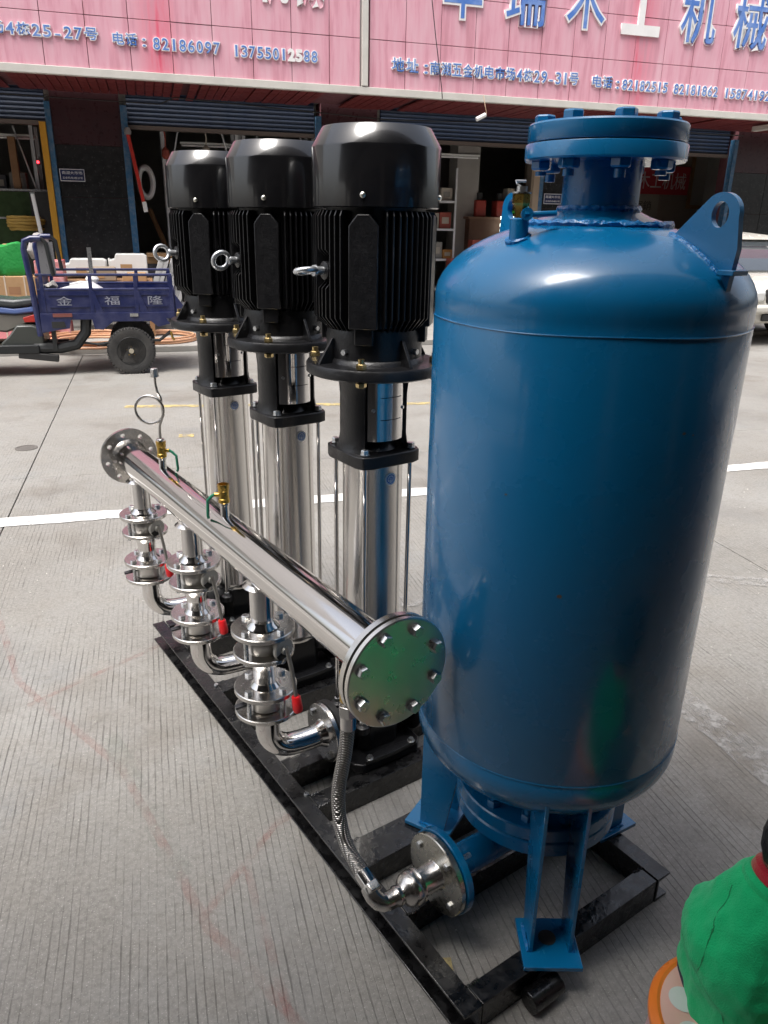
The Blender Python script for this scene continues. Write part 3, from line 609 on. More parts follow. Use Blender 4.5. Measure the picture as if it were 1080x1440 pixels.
# ---------------------------------------------------------------- cargo tricycle
navy = mat('navy_tricycle_paint', (.007, .013, .07), .35, var=.2, scale=8, coat=.3, dirt=(.12, .12, .2), dirt_amt=.35)
silver = mat('silver_print', (.26, .27, .33), .5); rub = mat('tyre_rubber', (.03, .03, .03), .8, bump=.3, bscale=60, dirt=(.12, .11, .1), dirt_amt=.4); dkm = mat('dark_chassis', (.015, .017, .018), .45)
T = sthing('cargo_tricycle', 'navy blue motor tricycle with railed cargo bed parked at the kerb', 'tricycle', 0, 8.35)
def uz(a, b, c): return (a, c, b)
bed = MB(); bed.box(-1.08, .19, 0, .88, .56, .60); bed.build('bed_floor', navy, T, bevel=.004, smooth=0)
for y0 in (.0, .86):
    MB().box(-1.08, .19, y0, y0+.02, .60, .835).build('side_panel', navy, T, bevel=.003, smooth=0)
    for z_ in (.835, .975): MB().cyl((-1.1, y0+.01, z_+.01), (.19, y0+.01, z_+.01), .014, n=10).build('rail', navy, T)
    for x_ in (-1.05, -.6, -.17, .175): MB().box(x_-.018, x_+.018, y0-.005, y0+.025, .60, .98).build('stake', navy, T, bevel=.003, smooth=0)
MB().box(.19, .21, 0, .88, .60, .835).build('tailboard', navy, T, smooth=0); MB().box(-1.1, -1.08, 0, .88, .60, .95).build('headboard', navy, T, smooth=0)
for x1, x2 in ((-1.0, -.63), (-.56, -.2), (-.13, .13)):
    MB().box(x1, x2, -.008, -.001, .79, .80).build('pressed_rib', navy, T, smooth=0); MB().box(x1, x2, -.008, -.001, .675, .69).build('pressed_rib', navy, T, smooth=0)
for xa in (-.63, -.2): MB().prism([(xa+.03, .83), (xa+.055, .83), (xa+.13, .62), (xa+.06, .62)], uz, -.014, -.001).build('pressed_rib', navy, T, smooth=0)
MB().prism([(.19, .82), (.3, .66), (.19, .57)], uz, 0, .02).build('corner_gusset', navy, T, smooth=0)
MB().box(-1.06, .19, -.02, -.001, .555, .62).build('lower_rail', navy, T, bevel=.003, smooth=0)
for x_, ch in ((-.86, '金'), (-.41, '福'), (.01, '隆')):
    me = text_mesh(ch, 1, silver, .5); a, b, c, d = mesh_bounds(me); k = .145/(b-a); h_ = .085
    me.transform(Matrix(((k,0,0,x_-k*(a+b)/2),(0,0,-.004,-.004),(0,h_/(d-c),0,.695-c*h_/(d-c)),(0,0,0,1)))); put('painted_character', me, T)
for y0 in (0.0, .84):   # front frame
    MB().tube([(-1.12, y0, .40), (-1.14, y0, .9), (-1.165, y0, 1.22), (-1.15, y0, 1.295), (-1.09, y0, 1.32), (-1.0, y0, 1.32)], .029, 12).build('front_post', navy, T)
    MB().tube([(-1.0, y0, 1.32), (-.96, y0, 1.28), (-.93, y0, .98)], .02, 8).build('rear_post', dkm, T)
MB().cyl((-1.09, 0, 1.3), (-1.09, .84, 1.3), .02, n=10).build('top_rail', navy, T)
MB().box(-1.04, -.9, .0, .01, .99, 1.29).build('glass_sheet', mat('dim_plastic', (.16, .16, .17), .3), T, smooth=0)
MB().prism([(-1.1, .62), (-.8, .62), (-.84, .47), (-.93, .46), (-1.1, .43)], uz, -.025, .02).build('side_box', navy, T, bevel=.004, smooth=0)
MB().prism([(-1.0, .54), (-.88, .54), (-.87, .49), (-.9, .48), (-1.0, .48)], uz, -.03, -.026).build('recess', gasket, T, smooth=0)
MB().box(-.98, -.8, -.032, -.026, .585, .62).build('reflector', mat('dirty_reflector', (.2, .07, .06), .4), T, smooth=0)
MB().prism([(-.62, .56), (.1, .56), (.14, .5), (.02, .47), (-.05, .53), (-.42, .53), (-.52, .45), (-.6, .46)], uz, -.02, .28).build('mudguard', navy, T, bevel=.004, smooth=0)
MB().box(-.25+.0, -.17, -.03, -.021, .58, .61).build('latch', zinc, T, smooth=0)
def wheel(parent, x, y, z, R, w, sgn=-1, name='wheel'):
    wt = MB().lathe([(R*.62, -w*.4), (R*.8, -w*.5), (R*.95, -w*.46), (R, -w*.3), (R, w*.3), (R*.95, w*.46), (R*.8, w*.5), (R*.62, w*.4), (R*.62, -w*.4)], (x, y, z), (0, 1, 0), 40).build(name, rub, parent)
    MB().lathe([(R*.63, -w*.38), (R*.6, -w*.42), (R*.56, -w*.3), (R*.35, -w*.2), (R*.33, w*.1), (R*.63, w*.2)], (x, y, z), (0, 1, 0), 32).build('rim', dkm, wt)
    MB().lathe([(0, -w*.45), (R*.1, -w*.45), (R*.12, -w*.32), (R*.24, -w*.3), (R*.24, -w*.1)], (x, y, z), (0, 1, 0), 20).build('hub', mat('pale_hub', (.4, .36, .28), .5), wt)
    for i in range(5):
        a = i*2*pi/5+.3; MB().hexa((x+R*.19*cos(a), y-w*.3, z+R*.19*sin(a)), (0, -1, 0), R*.04, w*.1).build('nut', brass, wt)
    tr = MB()
    for i in range(44):
        a = i*2*pi/44
        for s_ in (-1, 1):
            c_ = Vector((x+cos(a)*R, y+s_*w*.34, z+sin(a)*R)); tr.bar(c_-Vector((cos(a), 0, sin(a)))*.012, c_+Vector((cos(a), 0, sin(a)))*.006, w*.26, R*.075, (-sin(a), 0, cos(a)))
    stuff(tr.build('tread_lug', rub, wt)); return wt
wheel(T, -.27, -.0, .235, .235, .13); wheel(T, -.27, .82, .235, .235, .13)
MB().cyl((-.27, .05, .235), (-.27, .78, .235), .03).build('axle', dkm, T)
MB().tube([(-.6, .02, .30), (-.4, .0, .33), (-.22, .0, .34), (.02, .02, .33), (.14, .02, .42)], .016, 8).build('leaf_spring', dkm, T); MB().tube([(.14, .0, .42), (.15, .0, .36), (.17, .0, .33)], .012, 8).build('shackle', brass, T)
MB().bar((-2.05, .35, .27), (-.9, .35, .27), .1, .09).build('chassis_beam', dkm, T, bevel=.01); MB().tube([(-1.2, .06, .27), (-.95, .06, .27), (-.8, .06, .3), (-.7, .06, .42), (-.68, .06, .56)], .055, 10).build('chassis_bend', dkm, T)
MB().bar((-2.05, .02, .28), (-1.15, .02, .27), .07, .085).build('chassis_beam', dkm, T, bevel=.01); MB().cyl((-.8, .05, .33), (-.45, .03, .28), .012).build('tie_rod', dkm, T)
MB().bar((-1.35, .02, .22), (-.98, .02, .17), .06, .07).build('exhaust', gasket, T, bevel=.01); MB().box(-1.02, -.98, -.0, .06, .25, .5).build('bracket', dkm, T, smooth=0)
# driver part
lb = mat('light_blue_trim', (.12, .18, .42), .35); gyp = mat('grey_plastic', (.18, .17, .15), .45); seatm = mat('black_seat_vinyl', (.06, .065, .07), .3)
def shell(name, poly, y0, y1, m, bev=.02, par=T): return MB().prism(poly, uz, y0, y1).build(name, m, par, bevel=bev, smooth=60)
shell('seat', [(-1.95, .86), (-1.8, .84), (-1.55, .76), (-1.35, .74), (-1.13, .76), (-1.13, .69), (-1.35, .665), (-1.6, .69), (-1.9, .77)], .12, .5, seatm, .025)
shell('side_cover', [(-1.95, .77), (-1.6, .69), (-1.35, .655), (-1.13, .68), (-1.12, .62), (-1.35, .6), (-1.6, .62), (-1.95, .7)], .13, .48, lb, .015)
shell('body_cover', [(-1.95, .70), (-1.6, .62), (-1.35, .6), (-1.13, .62), (-1.13, .52), (-1.25, .5), (-1.45, .42), (-1.7, .45), (-1.95, .6)], .15, .46, gyp, .02)
shell('engine_cover', [(-1.5, .33), (-1.42, .4), (-1.34, .5), (-1.2, .5), (-1.1, .46), (-1.1, .3), (-1.5, .3)], .04, .5, mat('dark_engine', (.05, .055, .05), .4), .02)
shell('badge', [(-1.28, .565), (-1.16, .6), (-1.15, .52), (-1.27, .52)], .125, .149, mat('red_badge', (.5, .04, .03), .4), .004)
shell('tank', [(-2.3, .95), (-2.0, .98), (-1.9, .86), (-1.95, .7), (-2.3, .78)], .16, .46, lb, .04)
MB().tube([(-2.35, -.05, 1.05), (-2.4, .1, 1.08), (-2.45, .31, 1.08), (-2.4, .52, 1.08), (-2.35, .67, 1.05)], .014, 8).build('handlebar', dkm, T)
MB().cyl((-2.45, .31, 1.08), (-2.62, .31, .28), .03).build('fork', dkm, T); wheel(T, -2.62, .31, .26, .26, .1, name='front_wheel')
shell('leg_shield', [(-2.35, 1.0), (-2.28, 1.0), (-2.2, .4), (-2.0, .3), (-2.0, .26), (-2.25, .34)], .05, .57, gyp, .01)
MB().box(-2.1, -1.5, .02, .6, .285, .3).build('footboard', dkm, T, smooth=0)
t = sthing('cargo_sack', 'white plastic sack lying flat in the tricycle bed', 'sack', -.72, 8.75, .60); mb = MB(); mb.lathe([(0, 0), (.26, 0), (.3, .08), (.26, .2), (.12, .27), (0, .275)], n=20); mb.v = [(x*(1+.1*sin(y*20)), y*.9, z*(1+.08*sin(x*17+y*9))) for x, y, z in mb.v]; mb.build('body', mat('white_plastic', (.75, .74, .76), .4, bump=.4, bscale=12), t); MB().tube([(-.1, -.05, .27), (0, 0, .29), (.12, .02, .27)], .012, 6).build('fold', white, t)
t = sthing('crumpled_bag', 'small crumpled clear bag in the front corner of the tricycle bed', 'bag', -.98, 8.5, .82); mb = MB(); mb.lathe([(0, 0), (.05, .01), (.065, .04), (.03, .07), (0, .075)], n=10); mb.v = [(x*(1+.4*sin(y*99)), y, z*(1+.3*sin(x*90))) for x, y, z in mb.v]; mb.build('body', mat('clear_bag', (.5, .48, .45), .3), t); t.location.z = .835-.0; MB().box(-.04, .05, -.03, .03, -.235, .0).build('filling', gcol[0], t)
t = sthing('metal_post', 'thin grey steel post standing upright in the tricycle bed', 'post', -.62, 9.0, .60); MB().box(-.02, .02, -.02, .02, 0, .62).build('shaft', zinc, t, smooth=0); MB().lathe([(.05, .26), (.07, .3), (.05, .34)], n=10).build('wrapping', white, t); MB().box(-.06, .06, -.06, .06, 0, .01).build('foot', zinc, t)
# ---------------------------------------------------------------- parked car at the right edge
carp = mat('cream_car_paint', (.62, .60, .54), .25, coat=.6, var=.05); glass_ = mat('car_glass', (.05, .06, .07), .04, spec=1.0, coat=1)
K = sthing('parked_car', 'cream car seen head on at the right edge, mostly hidden behind the tank', 'car', 7.62, 8.75); K.rotation_euler[2] += rad(4)
def xs(poly, x0, x1, nm, m, bev=.03): return MB().prism(poly, lambda a, b, c: (c, a, b), x0, x1).build(nm, m, K, bevel=bev, smooth=50)
xs([(0, .3), (-.02, .5), (.03, .72), (.25, .86), (.85, .93), (1.6, .95), (4.1, .95), (4.2, .6), (4.15, .3)], 0, 1.7, 'body', carp, .06)
MB().prism([(.8, .93), (1.25, 1.38), (2.2, 1.47), (3.4, 1.42), (3.9, .95)], lambda a, b, c: (c, a, b), .1, 1.6).build('cabin', glass_, K, bevel=.05, smooth=50)
xs([(1.2, 1.375), (1.35, 1.44), (2.2, 1.50), (3.4, 1.45), (3.5, 1.4), (2.2, 1.46), (1.4, 1.40)], .08, 1.62, 'roof', carp, .01)
for x_ in (.1, 1.55): MB().bar((x_+.02, .8, .94), (x_+.02, 1.25, 1.4), .06, .05).build('windscreen_pillar', carp, K, bevel=.01)
for x_ in (.06, 1.34): MB().box(x_, x_+.3, -.03, .1, .6, .74).build('headlight', mat('headlamp', (.7, .7, .68), .1, coat=1), K, bevel=.03)
MB().box(.4, 1.3, -.035, .05, .58, .76).build('grille', gasket, K, bevel=.02); MB().box(.35, 1.35, -.05, .0, .34, .44).build('lower_grille', gasket, K, bevel=.02)
MB().box(-.03, 1.73, -.07, .06, .44, .56).build('bumper', carp, K, bevel=.04)
MB().box(.6, 1.1, -.085, -.071, .45, .55).build('number_plate', mat('plate_blue', (.02, .06, .3), .4), K, bevel=.004)
for x_ in (.1, 1.6):
    for y_ in (.75, 3.4):
        wt = MB().lathe([(.18, -.1), (.29, -.11), (.31, -.08), (.31, .08), (.29, .11), (.18, .1)], (x_, y_, .31), (1, 0, 0), 32).build('wheel', rub, K); MB().lathe([(.19, -.09), (.17, -.1), (.05, -.11), (0, -.11)], (x_, y_, .31), (1, 0, 0), 24).build('rim', zinc, wt); MB().lathe([(.19, .09), (.17, .1), (.05, .11), (0, .11)], (x_, y_, .31), (1, 0, 0), 24).build('rim', zinc, wt)
for x_ in (-.15, 1.7): MB().box(x_, x_+.16, 1.0, 1.1, .92, 1.04).build('wing_mirror', carp, K, bevel=.03)
# ---------------------------------------------------------------- shop row on the camera's side of the street (shades the pumps; seen in reflections)
NBt = sthing('near_shop_row', 'shop row with deep canopy on the near side of the street', 'building', 0, -3.2)
MB().box(-14, 20, -6, 0, 2.6, 12).build('wall', mat('near_wall', (.22, .20, .19), .8), NBt, smooth=0)
MB().box(-14, 20, -6, -3, 0, 2.6).build('inner_wall', mat('near_dark', (.06, .055, .05), .8), NBt, smooth=0)
for i in range(8): MB().box(-13.5+4.4*i, -12.9+4.4*i, -.5, .0, 0, 2.6).build('pillar', dkwall, NBt, smooth=0)
MB().box(-14, 20, 0, 3.9, 3.2, 3.32).build('canopy', mat('canopy_underside', (.07, .07, .075), .7), NBt, smooth=0)
#@@SKID
# ---------------------------------------------------------------- skid frame
ZF = .07
SK = thing('skid_frame', 'glossy black welded channel steel skid frame carrying the pumps and tank', 'frame', (0, 0, 0))
def chan(x_out, s, y0, y1):
    """channel lying on its flanges, open side facing outwards"""
    w, t, h = .046, .006, ZF; xi = x_out-s*w
    return [(x_out, 0), (x_out, t), (xi+s*t, t*1.4), (xi+s*t, h-t*1.4), (x_out, h-t), (x_out, h), (xi, h), (xi, 0)]
for x_out, s_ in ((-.312, -1), (.338, 1)):
    MB().prism(chan(x_out, s_, 0, 0), lambda a, b, c: (a, c, b), -.815, 1.04).build('side_rail', frameb, SK, bevel=.0012, smooth=30)
def beam(y0, y1, nm='cross_member'):
    t = .006; poly = [(y0, 0), (y1, 0), (y1, t), (y0+t, t), (y0+t, ZF-t-.001), (y1, ZF-t-.001), (y1, ZF-.001), (y0, ZF-.001)]
    return MB().prism(poly, lambda a, b, c: (c, a, b), -.262, .288).build(nm, frameb, SK, bevel=.0012, smooth=30)
beam(-.813, -.765, 'end_beam'); beam(-.56, -.513); beam(-.395, -.305)
for i in range(3):
    if i < 2: beam(.473*i-.155, .473*i-.105); beam(.473*i+.005, .473*i+.062)
beam(.80, .845); beam(.99, 1.037, 'end_beam')
wb = MB()
for y_ in (-.767, -.56, -.513, -.395, -.305, -.155, -.105, .005, .062, .318, .368, .478, .535):
    for x_ in (-.266, .292):
        for i in range(7):
            wb.lathe([(0, -.003), (.005, 0), (0, .004)], (x_+random.uniform(-.003, .003), y_+random.uniform(-.003, .003), ZF-.001), n=6) if i == 0 else wb.lathe([(.0, -.002), (.0045, .0005), (0, .0035)], (x_+(-1 if x_ < 0 else 1)*random.uniform(-.001, .001)+(.006*i if x_ < 0 else -.006*i)*.8, y_+random.uniform(-.0015, .0015), ZF-.0015), n=6)
stuff(wb.build('weld_beads', frameb, SK))
t = MB().cyl((-.16, -.842, .028), (-.075, -.842, .028), .024, n=24).build('drain_stub', frameb, SK, bevel=.002)
for x_ in (-.27, .29):
    for y_ in (-.1, .52): MB().hexa((x_, y_, ZF), (0, 0, 1), .008, .006).build('screw_head', zinc, SK)
#@@PUMP
# ---------------------------------------------------------------- pumps
def pump():
    t = thing('booster_pump', 'x', 'pump', (0, 0, 0), 0, 'vertical multistage pumps on the skid')
    # base casting
    base = MB(); s = .115
    base.prism([(-s, -s+.02), (-s+.02, -s), (s-.02, -s), (s, -s+.02), (s, s-.02), (s-.02, s), (-s+.02, s), (-s, s-.02)], lambda a, b, c: (a, b, c), ZF, ZF+.028)
    q = .07; base.prism([(-q, -q+.025), (-q+.025, -q), (q-.025, -q), (q, -q+.025), (q, q-.025), (q-.025, q), (-q+.025, q), (-q, q-.025)], lambda a, b, c: (a, b, c), ZF+.028, .213)
    base.lathe([(.05, -.145), (.05, .145)], (0, 0, .165), (1, 0, 0), 28)
    b = base.build('pump_base', black, t, bevel=.004)
    for sx in (-1, 1):
        MB().lathe([(.088, 0), (.088, .02), (.055, .022)], (sx*.125, 0, .165), (sx, 0, 0), 40).build('port_flange', gasket if sx < 0 else black, b, bevel=.002)
    for sy in (-1, 1):
        pts = [(-.082, .105), (-.04, .098), (.0, .096), (.04, .098), (.082, .105), (.088, .118), (.04, .122), (0, .124), (-.04, .122), (-.088, .118)]
        MB().prism(pts, lambda a, b_, c: (a, sy*b_, c), ZF+.029, ZF+.042).build('clamp_strip', black, b, bevel=.0015)
        for sx in (-1, 1):
            MB().lathe([(.011, 0), (.011, .002)], (sx*.072, sy*.112, ZF+.042), n=16).build('washer', zinc, b); MB().hexa((sx*.072, sy*.112, ZF+.044), (0, 0, 1), .0085, .008, .2).build('bolt', zinc, b)
    for sx in (-1, 1):
        for sy in (-1, 1):
            MB().lathe([(.02, 0), (.02, .02), (.012, .025)], (sx*.069, sy*.069, .175), n=14).build('rod_lug', black, b)
            MB().hexa((sx*.069, sy*.069, .2), (0, 0, 1), .0105, .010).build('rod_nut', zinc, b)
            rd = MB().cyl((sx*.069, sy*.069, .19), (sx*.069, sy*.069, 1.004), .0058, n=12).build('stay_rod', steel, t)
            MB().lathe([(.0125, 0), (.0125, .002)], (sx*.069, sy*.069, .994), n=16).build('washer', zinc, rd); MB().hexa((sx*.069, sy*.069, .996), (0, 0, 1), .0105, .011, sx*.3).build('nut', zinc, rd)
    MB().lathe([(.0788, .213), (.0798, .217), (.0798, .235), (.078, .238), (.078, .955), (.080, .958)], n=96).build('outer_sleeve', brush, t)
    # sticker with round logo
    def onsl(x, z, r=.0784): a = x/.0784; return (r*sin(a), -r*cos(a), z)
    cz = .922
    def disc(r1, r2, rr, n=32):
        vs = []; fs = []
        for i in range(n):
            a = 2*pi*i/n
            vs += [onsl(r1*cos(a), cz+r1*sin(a), rr), onsl(r2*cos(a), cz+r2*sin(a), rr)]
        for i in range(n): j = (i+1) % n; fs.append((2*i, 2*j, 2*j+1, 2*i+1))
        return MB().add(vs, fs)
    st_ = disc(0, .006, .0789); q_ = disc(.006, .0115, .0789); st_.add(q_.v, q_.f); q_ = disc(.0115, .0165, .0789); st_.add(q_.v, q_.f); st = st_.build('sticker', stw, t); disc(.0098, .0123, .0792).build('logo_ring', bluesk, st)
    lg = MB()
    for a, b_, c, d in ((-.007, .007, .0028, .0046), (-.008, .008, -.0012, .0006), (-.0042, -.0024, -.0075, .0028), (.0024, .0042, -.0085, .0028), (-.0072, -.0042, -.0085, -.0068), (-.0012, .0012, .0046, .0078)):
        lg.add([onsl(a, cz+c, .0793), onsl(b_, cz+c, .0793), onsl(b_, cz+d, .0793), onsl(a, cz+d, .0793)], [(0, 1, 2, 3)])
    lg.build('logo_mark', bluesk, st)
    # lantern (motor bracket)
    lan = MB(); h = .094; c = .032
    sq = [(-h, -h+c), (-h+.009, -h+.009), (-h+c, -h), (h-c, -h), (h-.009, -h+.009), (h, -h+c), (h, h-c), (h-.009, h-.009), (h-c, h), (-h+c, h), (-h+.009, h-.009), (-h, h-c)]
    lan.prism(sq, lambda a, b_, z: (a, b_, z), .960, .992)
    L_ = lan.build('lantern', black, t, bevel=.003)
    prof = [(.094, .992), (.088, 1.005), (.0845, 1.03), (.0845, 1.13), (.088, 1.165), (.100, 1.183)]
    for a0 in (-rad(43), pi-rad(43)):
        w = MB(); n_ = 18; k = n_+1
        vs = []
        for r, z in prof:
            for i in range(k): a = a0+rad(86)*i/n_; vs.append((r*cos(a), r*sin(a), z))
        for r, z in prof:
            for i in range(k): a = a0+rad(86)*i/n_; vs.append(((r-.014)*cos(a), (r-.014)*sin(a), z))
        m_ = len(prof); fs = []
        for o_ in (0, m_*k):
            for j in range(m_-1):
                for i in range(n_): fs.append((o_+j*k+i, o_+j*k+i+1, o_+(j+1)*k+i+1, o_+(j+1)*k+i))
        for j in range(m_-1):
            for e in (0, n_): fs.append((j*k+e, (j+1)*k+e, m_*k+(j+1)*k+e, m_*k+j*k+e))
        w.add(vs, fs).build('bracket_wall', black, L_)
    MB().lathe([(.062, .992), (.056, 1.0), (.034, 1.03), (.02, 1.06), (.016, 1.18)], n=32).build('shaft_housing', black, L_)
    for sy in (-1, 1):
        gd = MB(); a0 = -pi/2 if sy < 0 else pi/2
        gd.lathe([(.0775, 1.022), (.0775, 1.182)], n=16, a0=a0-rad(44), a1=a0+rad(44)); g_ = gd.build('coupling_guard', steel, t)
        MB().lathe([(.0787, 1.075), (.0775, 1.0765)], n=10, a0=a0-rad(20), a1=a0+rad(26)).build('louvre', gasket, g_); MB().lathe([(.0787, 1.13), (.0775, 1.1315)], n=10, a0=a0-rad(20), a1=a0+rad(26)).build('louvre', gasket, g_)
        for e in (-1, 1): MB().lathe([(.005, 0), (.004, .003)], ((.078)*cos(a0+e*rad(34)), .078*sin(a0+e*rad(34)), 1.1), (cos(a0+e*rad(34)), sin(a0+e*rad(34)), 0), 10).build('screw', zinc, g_)
    # adapter flange
    A = MB().lathe([(.1, 1.175), (.13, 1.178), (.160, 1.183), (.167, 1.187), (.167, 1.206), (.164, 1.211), (.150, 1.2135), (.124, 1.2135), (.12, 1.222), (.116, 1.225)], n=72).build('adapter_flange', black, t)
    for i in range(4):
        a = pi/4+i*pi/2; x_, y_ = .15*cos(a), .15*sin(a)
        MB().hexa((x_, y_, 1.2135), (0, 0, 1), .0125, .012, .2).build('bolt', yzinc, A); MB().cyl((x_, y_, 1.22), (x_, y_, 1.236), .0075, n=12).build('bolt_stud', yzinc, A); MB().hexa((x_, y_, 1.181), (0, 0, -1), .0125, .010, .5).build('nut', yzinc, A)
        a = i*pi/2; d = Vector((cos(a), sin(a), 0)); e = Vector((-sin(a), cos(a), 0))
        MB().prism([(.112, 1.212), (.157, 1.212), (.155, 1.218), (.121, 1.272), (.112, 1.272)], lambda p, z, s_: tuple(d*p+e*s_+Vector((0, 0, z))), -.004, .004).build('gusset', black, A, bevel=.001)
    B = MB().lathe([(.1, 1.214), (.116, 1.216), (.117, 1.275), (.112, 1.295), (.104, 1.30)], n=64).build('motor_end_bell', black, t)
    for i in range(4):
        a = pi/4+i*pi/2+rad(-24); MB().hexa((.114*cos(a), .114*sin(a), 1.243), (cos(a), sin(a), 0), .008, .012).build('bolt', zinc, B)
    M_ = MB().lathe([(.104, 1.292), (.116, 1.30), (.116, 1.585), (.1, 1.60)], n=64).build('motor_body', black, t)
    fin = MB().prism([(.11, 1.292), (.118, 1.292), (.146, 1.322), (.146, 1.540), (.139, 1.552), (.11, 1.552)], lambda p, z, s_: (p, s_, z), -.0014, .0014).mesh('cooling_fin', black, 0)
    fshort = MB().prism([(.11, 1.292), (.118, 1.292), (.146, 1.322), (.146, 1.385), (.13, 1.40), (.11, 1.40)], lambda p, z, s_: (p, s_, z), -.0014, .0014).mesh('cooling_fin', black, 0)
    fshort2 = MB().prism([(.11, 1.455), (.13, 1.455), (.146, 1.47), (.146, 1.54), (.139, 1.552), (.11, 1.552)], lambda p, z, s_: (p, s_, z), -.0014, .0014).mesh('cooling_fin', black, 0)
    for sct in range(4):
        for j in range(9):
            off = -24+6*j
            a = sct*pi/2+rad(off)
            if sct == 2 and abs(off) < 9:
                put('cooling_fin', fshort, M_, rot=(0, 0, a)); put('cooling_fin', fshort2, M_, rot=(0, 0, a))
            else: put('cooling_fin', fin, M_, rot=(0, 0, a))
    pan = MB().prism([(-.034, 1.30), (.034, 1.30), (.034, 1.52), (.014, 1.545), (-.014, 1.545), (-.034, 1.52)], lambda a, z, p: (p, a, z), .108, .1385)
    pan.box(.105, .128, -.022, .022, 1.262, 1.315)
    pm_ = pan.mesh('mounting_pad', black)
    for i in range(4): put('mounting_pad', pm_, M_, .003, rot=(0, 0, pi/4+i*pi/2))
    MB().lathe([(.02, .108), (.02, .140), (.014, .143)], (0, 0, 1.424), (-1, 0, 0), 20).build('lifting_boss', black, M_)
    F = MB().lathe([(.1425, 1.558), (.146, 1.56), (.146, 1.680), (.1452, 1.684), (.1235, 1.7205), (.1215, 1.723), (.06, 1.7235), (0, 1.7235)], n=96).build('fan_cover', blackg, t, smooth=22)
    for i in range(4):
        a = pi/4+i*pi/2; MB().lathe([(.0065, 0), (.006, .003), (.003, .005), (0, .0055)], (.146*cos(a), .146*sin(a), 1.582), (cos(a), sin(a), 0), 14).build('screw', mat('nickel_screw', (.7, .68, .6), .3, 1), F)
    E_ = bpy.data.objects.new('eye_bolt', MB().lathe([(.009, 0), (.0095, .018), (.013, .020), (.012, .026)], (0, 0, 0), (-1, 0, 0), 16).mesh('eye_bolt', mat('galvanised', (.7, .72, .74), .35, .85)))
    COL.objects.link(E_); E_.parent = t; E_.location = (-.142, 0, 1.424)
    MB().tube([(-.045+.0225*cos(a), 0, .0225*sin(a)) for a in [2*pi*i/32 for i in range(32)]], .0062, 12, True).build('ring', MATS['galvanised'], E_)
    return t
P1 = pump()
P2 = copy_tree(P1); P2.location = (0, .473, 0)
P3 = copy_tree(P1); P3.location = (0, .946, 0)
P1['label'] = 'nearest black vertical pump with fluted motor, beside the blue tank'
P2['label'] = 'middle black vertical pump between its two twins on the skid'
P3['label'] = 'farthest black vertical pump, closest to the tricycle'
for p_, an in ((P1, 78), (P2, 20), (P3, -12)):
    for ch in p_.children:
        if ch.name.startswith('eye_bolt'): ch.rotation_euler = (rad(an), 0, 0)
        if ch.name.startswith('sticker'): ch.rotation_euler = (0, 0, rad(random.uniform(-4, 4)))
#@@MANIFOLD
# ---------------------------------------------------------------- manifold
XM, ZM = -.33, .744
MF = thing('manifold_pipe', 'large polished stainless header pipe with flanged ends slanting across the front', 'pipe', (XM, 0, ZM))
YN, YF = -.567, 1.04
MB().lathe([(.0535, YN), (.0535, YF)], (0, 0, 0), (0, 1, 0), 72).build('header_tube', steel, MF)
def flange_y(nm, y, th, R, holes, m, par, inner=.05, hr=.009, off=.0):
    me = plate_mesh(nm, R, [(hr_[0], hr_[1], hr) for hr_ in holes], th, m, 72, inner)
    me.transform(Matrix.Translation((0, y, 0)) @ ALONG_Y); return put(nm, me, par, .0012)
h8 = [(.090*cos(a), .090*sin(a)) for a in [rad(22.5+45*i) for i in range(8)]]
h8f = [(.078*cos(a), .078*sin(a)) for a in [rad(12+45*i) for i in range(8)]]
NF = flange_y('end_flange', -.557, .013, .112, [], steel2, MF)
MB().lathe([(.0535, 0), (.063, .006), (.0565, .014), (.0535, .02)], (0, -.556, 0), (0, 1, 0), 48).build('weld_collar', steel, NF)
MB().lathe([(.104, 0), (.104, .004)], (0, -.5745, 0), (0, 1, 0), 64).build('gasket', gasket, MF)
BF = MB().lathe([(0, 0), (.110, 0), (.1125, .002), (.1125, .011), (.110, .013)], (0, -.5885, 0), (0, 1, 0), 96).build('blind_flange', mat('blind_plate_steel', (.72, .70, .66), .3, 1, var=.0, scale=12, rvar=.08), MF, bevel=0)
for i, (x_, z_) in enumerate(h8):
    MB().lathe([(.013, 0), (.013, .002)], (x_, -.589, z_), (0, -1, 0), 18).build('washer', zinc, BF); MB().hexa((x_, -.591, z_), (0, -1, 0), .0125, .011, i*.4).build('bolt', zinc, BF)
    MB().hexa((x_, -.556, z_), (0, 1, 0), .0125, .011, i).build('nut', zinc, NF)
FF = flange_y('far_flange', 1.055, .014, .098, h8f, steel2, MF, hr=.0078)
MB().lathe([(.0535, .03), (.057, .012), (.062, .003), (.055, 0)], (0, 1.041, 0), (0, -1, 0), 48).build('weld_collar', steel2, FF)
for y_ in (.946, .473, 0):
    MB().lathe([(.047, -.062), (.036, -.054), (.034, -.045)], (0, y_, 0), (0, 0, 1), 32).build('branch_weld', steel, MF)
